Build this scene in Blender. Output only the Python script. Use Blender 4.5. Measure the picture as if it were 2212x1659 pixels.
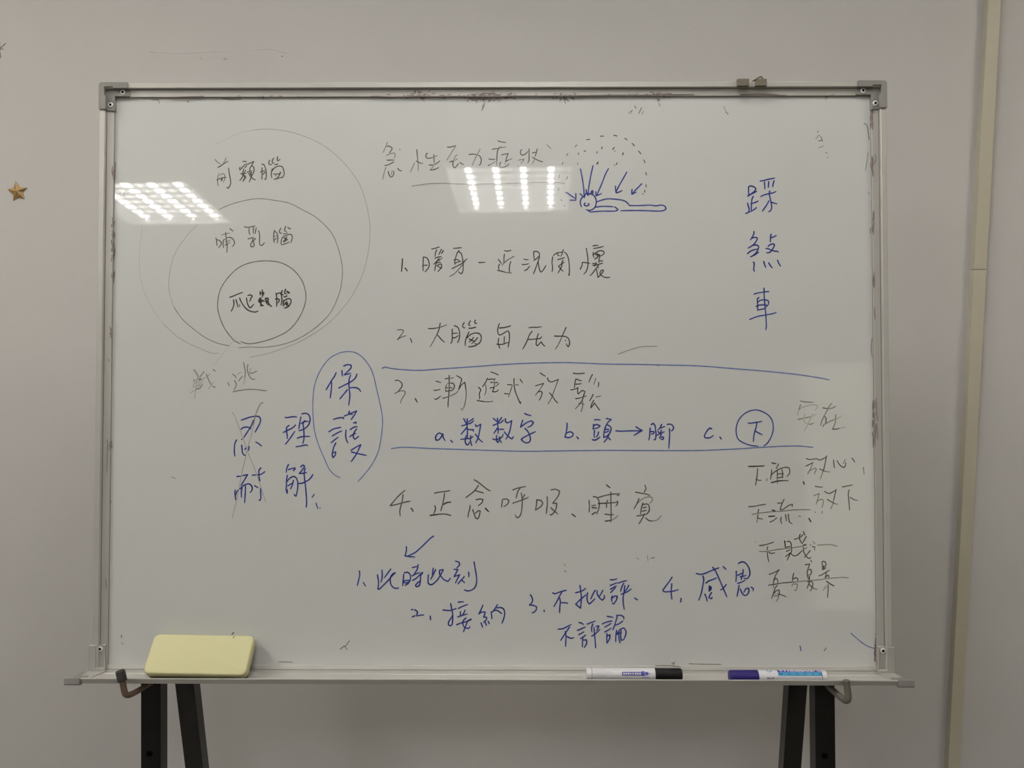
import bpy, bmesh, math, random
from mathutils import Vector, Matrix
random.seed(7)
for o in list(bpy.data.objects): bpy.data.objects.remove(o)
S = bpy.context.scene
COL = S.collection
Z0 = 0.95            # height of the whiteboard's lower edge above the floor
TILT = 0.1159        # the board leans back on its easel
CEIL = 2.70

# ---------------------------------------------------------------- camera
cd = bpy.data.cameras.new('camera'); cam = bpy.data.objects.new('camera', cd); COL.objects.link(cam)
cd.sensor_width = 36.0; cd.lens = 1720.0 / 2212.0 * 36.0; cd.clip_start = 0.02
_r = Vector((0.999978088, 0.00660834837, -0.000390906865))
_f = Vector((-0.00661633, 0.99575565, -0.0917982)).normalized()
_u = _r.cross(_f).normalized(); _r = _f.cross(_u)
M = Matrix((( _r.x, _u.x, -_f.x, 0.04047625), (_r.y, _u.y, -_f.y, -1.14966136), (_r.z, _u.z, -_f.z, 0.54812058 + Z0), (0, 0, 0, 1)))
cam.matrix_world = M
S.camera = cam

# ---------------------------------------------------------------- world, exposure
W = bpy.data.worlds.new('world'); S.world = W; W.use_nodes = True
W.node_tree.nodes['Background'].inputs[0].default_value = (0.5, 0.52, 0.55, 1)
W.node_tree.nodes['Background'].inputs[1].default_value = 0.1
S.view_settings.view_transform = 'Standard'; S.view_settings.look = 'None'
S.view_settings.gamma = 1.0; S.view_settings.use_curve_mapping = False
S.view_settings.exposure = 0.0
TUBE = 110.0          # radiance of the fluorescent tubes

# ---------------------------------------------------------------- materials
def mat(name, col, rough=0.5, metal=0.0, spec=0.5, coat=0.0, crough=0.03, noise=0.0, nscale=40.0, bump=0.0, bscale=200.0, emit=None, es=0.0):
    m = bpy.data.materials.new(name); m.use_nodes = True
    nt = m.node_tree; p = nt.nodes['Principled BSDF']
    p.inputs['Base Color'].default_value = (*col, 1)
    p.inputs['Roughness'].default_value = rough
    p.inputs['Metallic'].default_value = metal
    p.inputs['Specular IOR Level'].default_value = spec
    p.inputs['Coat Weight'].default_value = coat
    p.inputs['Coat Roughness'].default_value = crough
    tc = None
    if noise or bump:
        tc = nt.nodes.new('ShaderNodeTexCoord')
    if noise:
        n = nt.nodes.new('ShaderNodeTexNoise'); n.inputs['Scale'].default_value = nscale; n.inputs['Detail'].default_value = 5
        nt.links.new(tc.outputs['Object'], n.inputs['Vector'])
        mx = nt.nodes.new('ShaderNodeMix'); mx.data_type = 'RGBA'
        mx.inputs[6].default_value = (*[c * (1 - noise) for c in col], 1)
        mx.inputs[7].default_value = (*[min(1, c * (1 + noise)) for c in col], 1)
        nt.links.new(n.outputs['Fac'], mx.inputs[0]); nt.links.new(mx.outputs[2], p.inputs['Base Color'])
    if bump:
        n = nt.nodes.new('ShaderNodeTexNoise'); n.inputs['Scale'].default_value = bscale; n.inputs['Detail'].default_value = 3
        nt.links.new(tc.outputs['Object'], n.inputs['Vector'])
        b = nt.nodes.new('ShaderNodeBump'); b.inputs['Strength'].default_value = bump; b.inputs['Distance'].default_value = 0.001
        nt.links.new(n.outputs['Fac'], b.inputs['Height']); nt.links.new(b.outputs['Normal'], p.inputs['Normal'])
        nt.links.new(b.outputs['Normal'], p.inputs['Coat Normal'])
    if emit:
        p.inputs['Emission Color'].default_value = (*emit, 1); p.inputs['Emission Strength'].default_value = es
    return m

MW = mat('wall_paint', (0.60, 0.585, 0.583), 0.75, noise=0.025, nscale=3.0, bump=0.25, bscale=90)
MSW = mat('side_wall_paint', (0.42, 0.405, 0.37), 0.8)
MF = mat('floor_tile', (0.22, 0.21, 0.19), 0.45, noise=0.1, nscale=6)
MC = mat('ceiling_board', (0.72, 0.71, 0.68), 0.9, noise=0.03, nscale=30)
MB = mat('whiteboard_enamel', (0.578, 0.590, 0.583), 0.35, spec=0.3, coat=1.0, crough=0.022, noise=0.012, nscale=4, bump=0.010, bscale=22)
MA = mat('anodised_aluminium', (0.50, 0.49, 0.465), 0.42, metal=0.35, noise=0.05, nscale=25)
MAD = mat('groove_shadow', (0.17, 0.16, 0.14), 0.6)
MEG = mat('brown_grey_edge', (0.24, 0.22, 0.195), 0.7)  # brown-grey strip where the rail meets the writing surface
MG = mat('grey_plastic', (0.185, 0.18, 0.17), 0.5, noise=0.05, nscale=60)
MGP = mat('pale_grey_plastic', (0.34, 0.33, 0.305), 0.5, noise=0.05, nscale=60)
MCH = mat('zinc_screw', (0.75, 0.75, 0.75), 0.45, metal=0.3)
MK = mat('black_hole', (0.002, 0.002, 0.002), 0.9, spec=0.0)
MT = mat('tan_clip', (0.115, 0.10, 0.07), 0.55, noise=0.08, nscale=80)
MWI = mat('dull_wire', (0.14, 0.12, 0.09), 0.5, metal=0.4)
MST = mat('black_painted_steel', (0.0045, 0.004, 0.0035), 0.24, spec=0.30, noise=0.25, nscale=90)
MRO = mat('rusty_steel', (0.13, 0.085, 0.06), 0.45, metal=0.5, noise=0.5, nscale=120)
MOL = mat('dull_grey_steel', (0.13, 0.125, 0.105), 0.5, metal=0.4, noise=0.15, nscale=200)
MRU = mat('black_rubber', (0.018, 0.016, 0.015), 0.7)
ME = mat('cream_yellow_plastic', (0.525, 0.505, 0.29), 0.65, noise=0.03, nscale=25, bump=0.08, bscale=500)
MFE = mat('dark_felt', (0.05, 0.025, 0.018), 0.95)
MWP = mat('white_plastic', (0.60, 0.60, 0.63), 0.35)
MBC = mat('black_cap', (0.003, 0.003, 0.003), 0.5, spec=0.2)
MBL = mat('blue_cap', (0.011, 0.006, 0.105), 0.5, spec=0.3)
MNB = mat('navy_print', (0.035, 0.03, 0.25), 0.4)
MCY = mat('cyan_print', (0.03, 0.25, 0.42), 0.4)
MGT = mat('grey_print', (0.30, 0.30, 0.36), 0.5)
MDK = mat('dark_print', (0.05, 0.045, 0.12), 0.5)
MGO = mat('gold_paint', (0.36, 0.235, 0.095), 0.42, metal=0.35, noise=0.1, nscale=120)
MRW = mat('cream_plastic', (0.53, 0.50, 0.40), 0.5, noise=0.02, nscale=20)
MPN = mat('wall_ink', (0.13, 0.11, 0.09), 0.7)
MLV = mat('grey_louvre', (0.22, 0.22, 0.22), 0.6)
MHS = mat('white_lamp_housing', (0.8, 0.8, 0.78), 0.35)
MRF = mat('bright_reflector', (0.85, 0.85, 0.85), 0.22, metal=0.8)
MTU = mat('fluorescent_tube', (0.9, 0.9, 0.9), 0.4, emit=(1.0, 0.98, 0.945), es=TUBE)
MTN = mat('weak_fluorescent_tube', (0.9, 0.9, 0.9), 0.4, emit=(1.0, 0.97, 0.92), es=TUBE*0.44)  # weaker output, for the added lamp above the board
MTW = mat('warm_fluorescent_tube', (0.9, 0.9, 0.9), 0.4, emit=(1.0, 0.93, 0.82), es=TUBE*1.02)
MTD = mat('dim_fluorescent_tube', (0.9, 0.9, 0.9), 0.4, emit=(1.0, 0.92, 0.80), es=TUBE*0.50)
def ink(n, c): return mat('ink_' + n, c, 0.4, spec=0.3, coat=0.6, crough=0.05)
INK = {'D': ink('bold_black', (0.035, 0.032, 0.026)), 'K': ink('black', (0.085, 0.08, 0.066)),
       'F': ink('worn_black', (0.18, 0.175, 0.15)), 'G': ink('faint_black', (0.34, 0.335, 0.305)), 'H': ink('ghost', (0.45, 0.445, 0.41)),
       'B': ink('blue', (0.024, 0.038, 0.235)), 'V': ink('thin_blue', (0.09, 0.14, 0.37)), 'X': ink('faint_blue', (0.25, 0.28, 0.45)),
       'P': ink('purple_brown', (0.20, 0.155, 0.155))}

# ---------------------------------------------------------------- helpers
def link(name, bm, m, parent=None, smooth=False, bevel=0.0, kind=None, label=None):
    me = bpy.data.meshes.new(name)
    bmesh.ops.recalc_face_normals(bm, faces=bm.faces)
    bm.to_mesh(me); bm.free()
    for x in (m if isinstance(m, (list, tuple)) else [m]): me.materials.append(x)
    o = bpy.data.objects.new(name, me); COL.objects.link(o)
    if smooth:
        for p in me.polygons: p.use_smooth = True
    if bevel:
        b = o.modifiers.new('bevel', 'BEVEL'); b.width = bevel; b.segments = 3; b.limit_method = 'ANGLE'; b.angle_limit = math.radians(40)
    if parent: o.parent = parent
    if kind: o['kind'] = kind
    if label: o['label'] = label
    return o

def box(bm, x0, x1, y0, y1, z0, z1, mi=0):
    v = [bm.verts.new((x, y, z)) for x in (x0, x1) for y in (y0, y1) for z in (z0, z1)]
    for f in ((0,1,3,2),(4,6,7,5),(0,4,5,1),(2,3,7,6),(0,2,6,4),(1,5,7,3)):
        bm.faces.new([v[i] for i in f]).material_index = mi
def mkbox(*a):
    bm = bmesh.new(); box(bm, *a); return bm

def hexa(bm, p, mi=0):     # p: 8 points, lower ring of 4 then upper ring of 4
    v = [bm.verts.new(q) for q in p]
    for f in ((3,2,1,0),(4,5,6,7),(0,1,5,4),(1,2,6,5),(2,3,7,6),(3,0,4,7)):
        bm.faces.new([v[i] for i in f]).material_index = mi

def prism_x(bm, prof, x0, x1, mi=0):     # closed (y,z) profile extruded along x
    a = [bm.verts.new((x0, y, z)) for y, z in prof]; b = [bm.verts.new((x1, y, z)) for y, z in prof]
    n = len(prof)
    for i in range(n):
        bm.faces.new((a[i], a[(i+1) % n], b[(i+1) % n], b[i])).material_index = mi
    bm.faces.new(a).material_index = mi; bm.faces.new(b[::-1]).material_index = mi

def extrude_poly(bm, pts, y0, y1, mi=0):  # closed (x,z) outline extruded in y
    a = [bm.verts.new((x, y0, z)) for x, z in pts]; b = [bm.verts.new((x, y1, z)) for x, z in pts]
    n = len(pts)
    for i in range(n):
        bm.faces.new((a[i], a[(i+1) % n], b[(i+1) % n], b[i])).material_index = mi
    bm.faces.new(a).material_index = mi; bm.faces.new(b[::-1]).material_index = mi

def tube(bm, pts, r, n=14, mi=0):         # round bar through points
    pts = [Vector(p) for p in pts]; rings = []
    t0 = (pts[1] - pts[0]).normalized(); ref = Vector((0, 0, 1)) if abs(t0.z) < 0.9 else Vector((1, 0, 0))
    a = t0.cross(ref).normalized()
    for i, p in enumerate(pts):
        t = ((pts[min(i+1, len(pts)-1)] - pts[max(i-1, 0)])).normalized()
        a = (a - t * a.dot(t)).normalized(); b = t.cross(a)
        rr = r[i] if isinstance(r, (list, tuple)) else r
        rings.append([bm.verts.new(p + (a * math.cos(2*math.pi*k/n) + b * math.sin(2*math.pi*k/n)) * rr) for k in range(n)])
    for i in range(len(rings)-1):
        for k in range(n):
            bm.faces.new((rings[i][k], rings[i][(k+1) % n], rings[i+1][(k+1) % n], rings[i+1][k])).material_index = mi
    bm.faces.new(rings[0][::-1]).material_index = mi; bm.faces.new(rings[-1]).material_index = mi

def smooth_path(P, k=6):
    out = []
    for i in range(len(P)-1):
        p0 = Vector(P[max(i-1, 0)]); p1 = Vector(P[i]); p2 = Vector(P[i+1]); p3 = Vector(P[min(i+2, len(P)-1)])
        for s in range(k):
            t = s / k
            out.append(0.5 * ((2*p1) + (-p0+p2)*t + (2*p0-5*p1+4*p2-p3)*t*t + (-p0+3*p1-3*p2+p3)*t**3))
    out.append(Vector(P[-1])); return out

def empty(name, loc=(0,0,0), rot=(0,0,0), label=None, cat=None, group=None):
    o = bpy.data.objects.new(name, None); COL.objects.link(o); o.location = loc; o.rotation_euler = rot
    o.empty_display_size = 0.05
    if label: o['label'] = label
    if cat: o['category'] = cat
    if group: o['group'] = group
    return o

# ---------------------------------------------------------------- room
YW = 0.55
XL, XR, YB = -3.3, 3.4, -5.4
link('wall_back', mkbox(XL-.1, XR+.1, YW, YW+.1, -0.1, CEIL+.1), MW, kind='structure')
link('wall_left', mkbox(XL-.1, XL, YB, YW, -0.1, CEIL+.1), MSW, kind='structure')
link('wall_right', mkbox(XR, XR+.1, YB, YW, -0.1, CEIL+.1), MSW, kind='structure')
link('wall_rear', mkbox(XL-.1, XR+.1, YB-.1, YB, -0.1, CEIL+.1), MSW, kind='structure')
link('floor', mkbox(XL, XR, YB, YW, -0.1, 0), MF, kind='structure')
ceil = link('ceiling', mkbox(XL, XR, YB, YW, CEIL+.075, CEIL+.1), MC, kind='structure')

# curtained window in the rear wall, mirrored faintly at the right of the whiteboard
MCU = mat('sunlit_cream_curtain', (0.6, 0.56, 0.45), 0.9, emit=(1.0, 0.93, 0.72), es=0.85)
win = link('window_1', mkbox(2.36, 3.08, YB, YB+.03, 0.28, 2.36), MSW, kind='structure')
for x0, x1, z0, z1 in ((2.36, 2.40, .28, 2.36), (3.04, 3.08, .28, 2.36), (2.40, 3.04, .28, .32), (2.40, 3.04, 2.32, 2.36)):
    link('window_frame', mkbox(x0, x1, YB+.03, YB+.06, z0, z1), MHS, win)
bm = bmesh.new(); N_ = 60
vs = [(2.40+.64*i/N_, YB+.042+.008*math.sin(i*1.3)) for i in range(N_+1)]
for i in range(N_):
    bm.faces.new([bm.verts.new((vs[i][0], vs[i][1], .32)), bm.verts.new((vs[i+1][0], vs[i+1][1], .32)), bm.verts.new((vs[i+1][0], vs[i+1][1], 2.32)), bm.verts.new((vs[i][0], vs[i][1], 2.32))])
link('curtain', bm, MCU, win)

# low plaster pimples and a filled patch on the wall, left of centre above the board
wall = bpy.data.objects['wall_back']
bm = bmesh.new()
for x, z, r in ((-0.5649, 2.0185, 0.0045), (-0.446, 2.0230, 0.003), (-0.6150, 2.0180, 0.002), (0.3950, 2.0714, 0.0025)):
    bmesh.ops.create_uvsphere(bm, u_segments=14, v_segments=8, radius=1, matrix=Matrix.Translation((x, YW, z)) @ Matrix.Diagonal((r, 0.0012, r*0.6, 1)))
link('plaster_bump', bm, MW, wall, smooth=True)
bm = bmesh.new()
tube(bm, smooth_path([(-0.505, YW, 2.034), (-0.49, YW, 2.0365), (-0.465, YW, 2.036), (-0.435, YW, 2.028)], 4), 0.0006, 6)
tube(bm, smooth_path([(-0.72, YW, 2.032), (-0.66, YW, 2.029), (-0.60, YW, 2.031), (-0.56, YW, 2.033)], 4), 0.0005, 6)
link('plaster_ridge', bm, MW, wall, smooth=True)
# ink strokes of a drawing on the wall, cut by the left edge of the frame
bm = bmesh.new()
for pts in ([(-1.0188, 2.0497), (-1.0250, 2.0445), (-1.0315, 2.0395)], [(-1.0238, 2.0382), (-1.0315, 2.0382)], [(-1.0318, 2.0375), (-1.0318, 2.0310), (-1.0312, 2.0255), (-1.0316, 2.0200)],
            [(-1.0315, 2.0390), (-1.0420, 2.0480)], [(-1.0315, 2.0382), (-1.0440, 2.0385)], [(-1.0315, 2.0400), (-1.0312, 2.0530)]):
    tube(bm, [(x, YW, z) for x, z in pts], 0.00075, 6)
link('drawn_mark', bm, MPN, wall, label='small black pen strokes drawn on the wall at the left edge')

# cable raceway on the wall
rw = empty('cable_raceway', (1.007, YW, 0), label='narrow cream plastic cable raceway running up the wall right of the whiteboard', cat='raceway')
zj = Z0 + 0.633
for z0, z1 in ((0.0, zj - 0.0004), (zj + 0.0004, CEIL + .07)):
    bm = bmesh.new()
    extrude_poly(bm, [(-0.013, z0), (0.013, z0), (0.013, z1), (-0.013, z1)], -0.0172, -0.003)
    link('cover', bm, MRW, rw, bevel=0.0012)
link('back_plate', mkbox(-0.0125, 0.0108, -0.004, 0.0, 0.0, CEIL+.07), MRW, rw)
link('seam_gap', mkbox(0.0108, 0.0131, -0.0032, -0.0001, 0.0, CEIL+.07), MAD, rw)

# gold star on the wall
st = empty('star_ornament', (-1.0092, YW, Z0 + 0.7986), label='small faceted gold star stuck on the wall left of the whiteboard', cat='ornament')
tips = [(-1.0145, .8195), (-0.9907, .8062), (-0.9975, .7816), (-1.0215, .7787), (-1.0327, .8026)]
inn = [(-1.0062, .807), (-1.0003, .7962), (-1.0089, .7859), (-1.0209, .7912), (-1.0185, .8061)]
bm = bmesh.new(); ring = []
for i in range(5): ring += [tips[i], inn[i]]
v = [bm.verts.new((x + 1.0092, -0.0015, z - .7986)) for x, z in ring]; w = [bm.verts.new((x + 1.0092, 0, z - .7986)) for x, z in ring]
c = bm.verts.new((0, -0.0075, 0))
for i in range(10):
    bm.faces.new((v[i], v[(i+1) % 10], c)); bm.faces.new((v[i], w[i], w[(i+1) % 10], v[(i+1) % 10]))
bm.faces.new(w[::-1])
link('star_body', bm, MGO, st, bevel=0.0006)

# ---------------------------------------------------------------- ceiling lamps (four open tubes, thin cross wires)
def lamp_parts(t, MTU=MTU):
    bm = bmesh.new()
    box(bm, -.30, .30, -.30, .30, .070, .075); box(bm, -.30, -.285, -.30, .30, 0, .07); box(bm, .285, .30, -.30, .30, 0, .07)
    box(bm, -.285, .285, -.30, -.285, 0, .07); box(bm, -.285, .285, .285, .30, 0, .07)
    link('housing', bm, MHS, t)
    for k in range(4):
        x = -.195 + .13*k
        b = bmesh.new(); tube(b, [(x, -.285, .036), (x, .285, .036)], .0118, 16)
        link('tube', b, MTU, t, smooth=False)
    for k in range(3):
        x = -.13 + .13*k
        b = bmesh.new(); prism_pts = [(x-.012, .068), (x+.012, .068), (x, .026)]
        extrude_poly(b, prism_pts, -.28, .28); link('reflector', b, MRF, t)
    for k in range(7):
        y = -.21 + .07*k
        link('cross_blade', mkbox(-.285, .285, y-.0015, y+.0015, .000, .012), MLV, t)
def make_lamp(x, y, label, m=None):
    t = empty('ceiling_lamp', (x, y, CEIL), label=label, cat='lamp', group='ceiling lamps'); lamp_parts(t, m or MTU); return t
def dup(root, x, y, label):
    r = root.copy(); COL.objects.link(r); r.location = (x, y, CEIL); r['label'] = label
    for ch in list(root.children):
        c = ch.copy(); COL.objects.link(c); c.parent = r
    return r
L0 = make_lamp(0.01, -2.48, 'square four-tube ceiling lamp mirrored in the middle of the whiteboard')
L0.rotation_euler.z = 0.035
dup(L0, -1.82, -2.66, 'square four-tube ceiling lamp mirrored at the left of the whiteboard')
make_lamp(0.01, -0.48, 'added unseen four-tube lamp above the whiteboard, brightening the upper wall', MTN)  # added lamp, placed to brighten the wall above the board
make_lamp(-1.80, -0.55, 'square ceiling lamp with warm tubes near the wall on the left', MTW)
make_lamp(1.80, -0.55, 'added unseen lamp with dim tubes, brightening the wall on the right', MTD)  # added lamp, placed to lift the right-hand part of the wall
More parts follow.
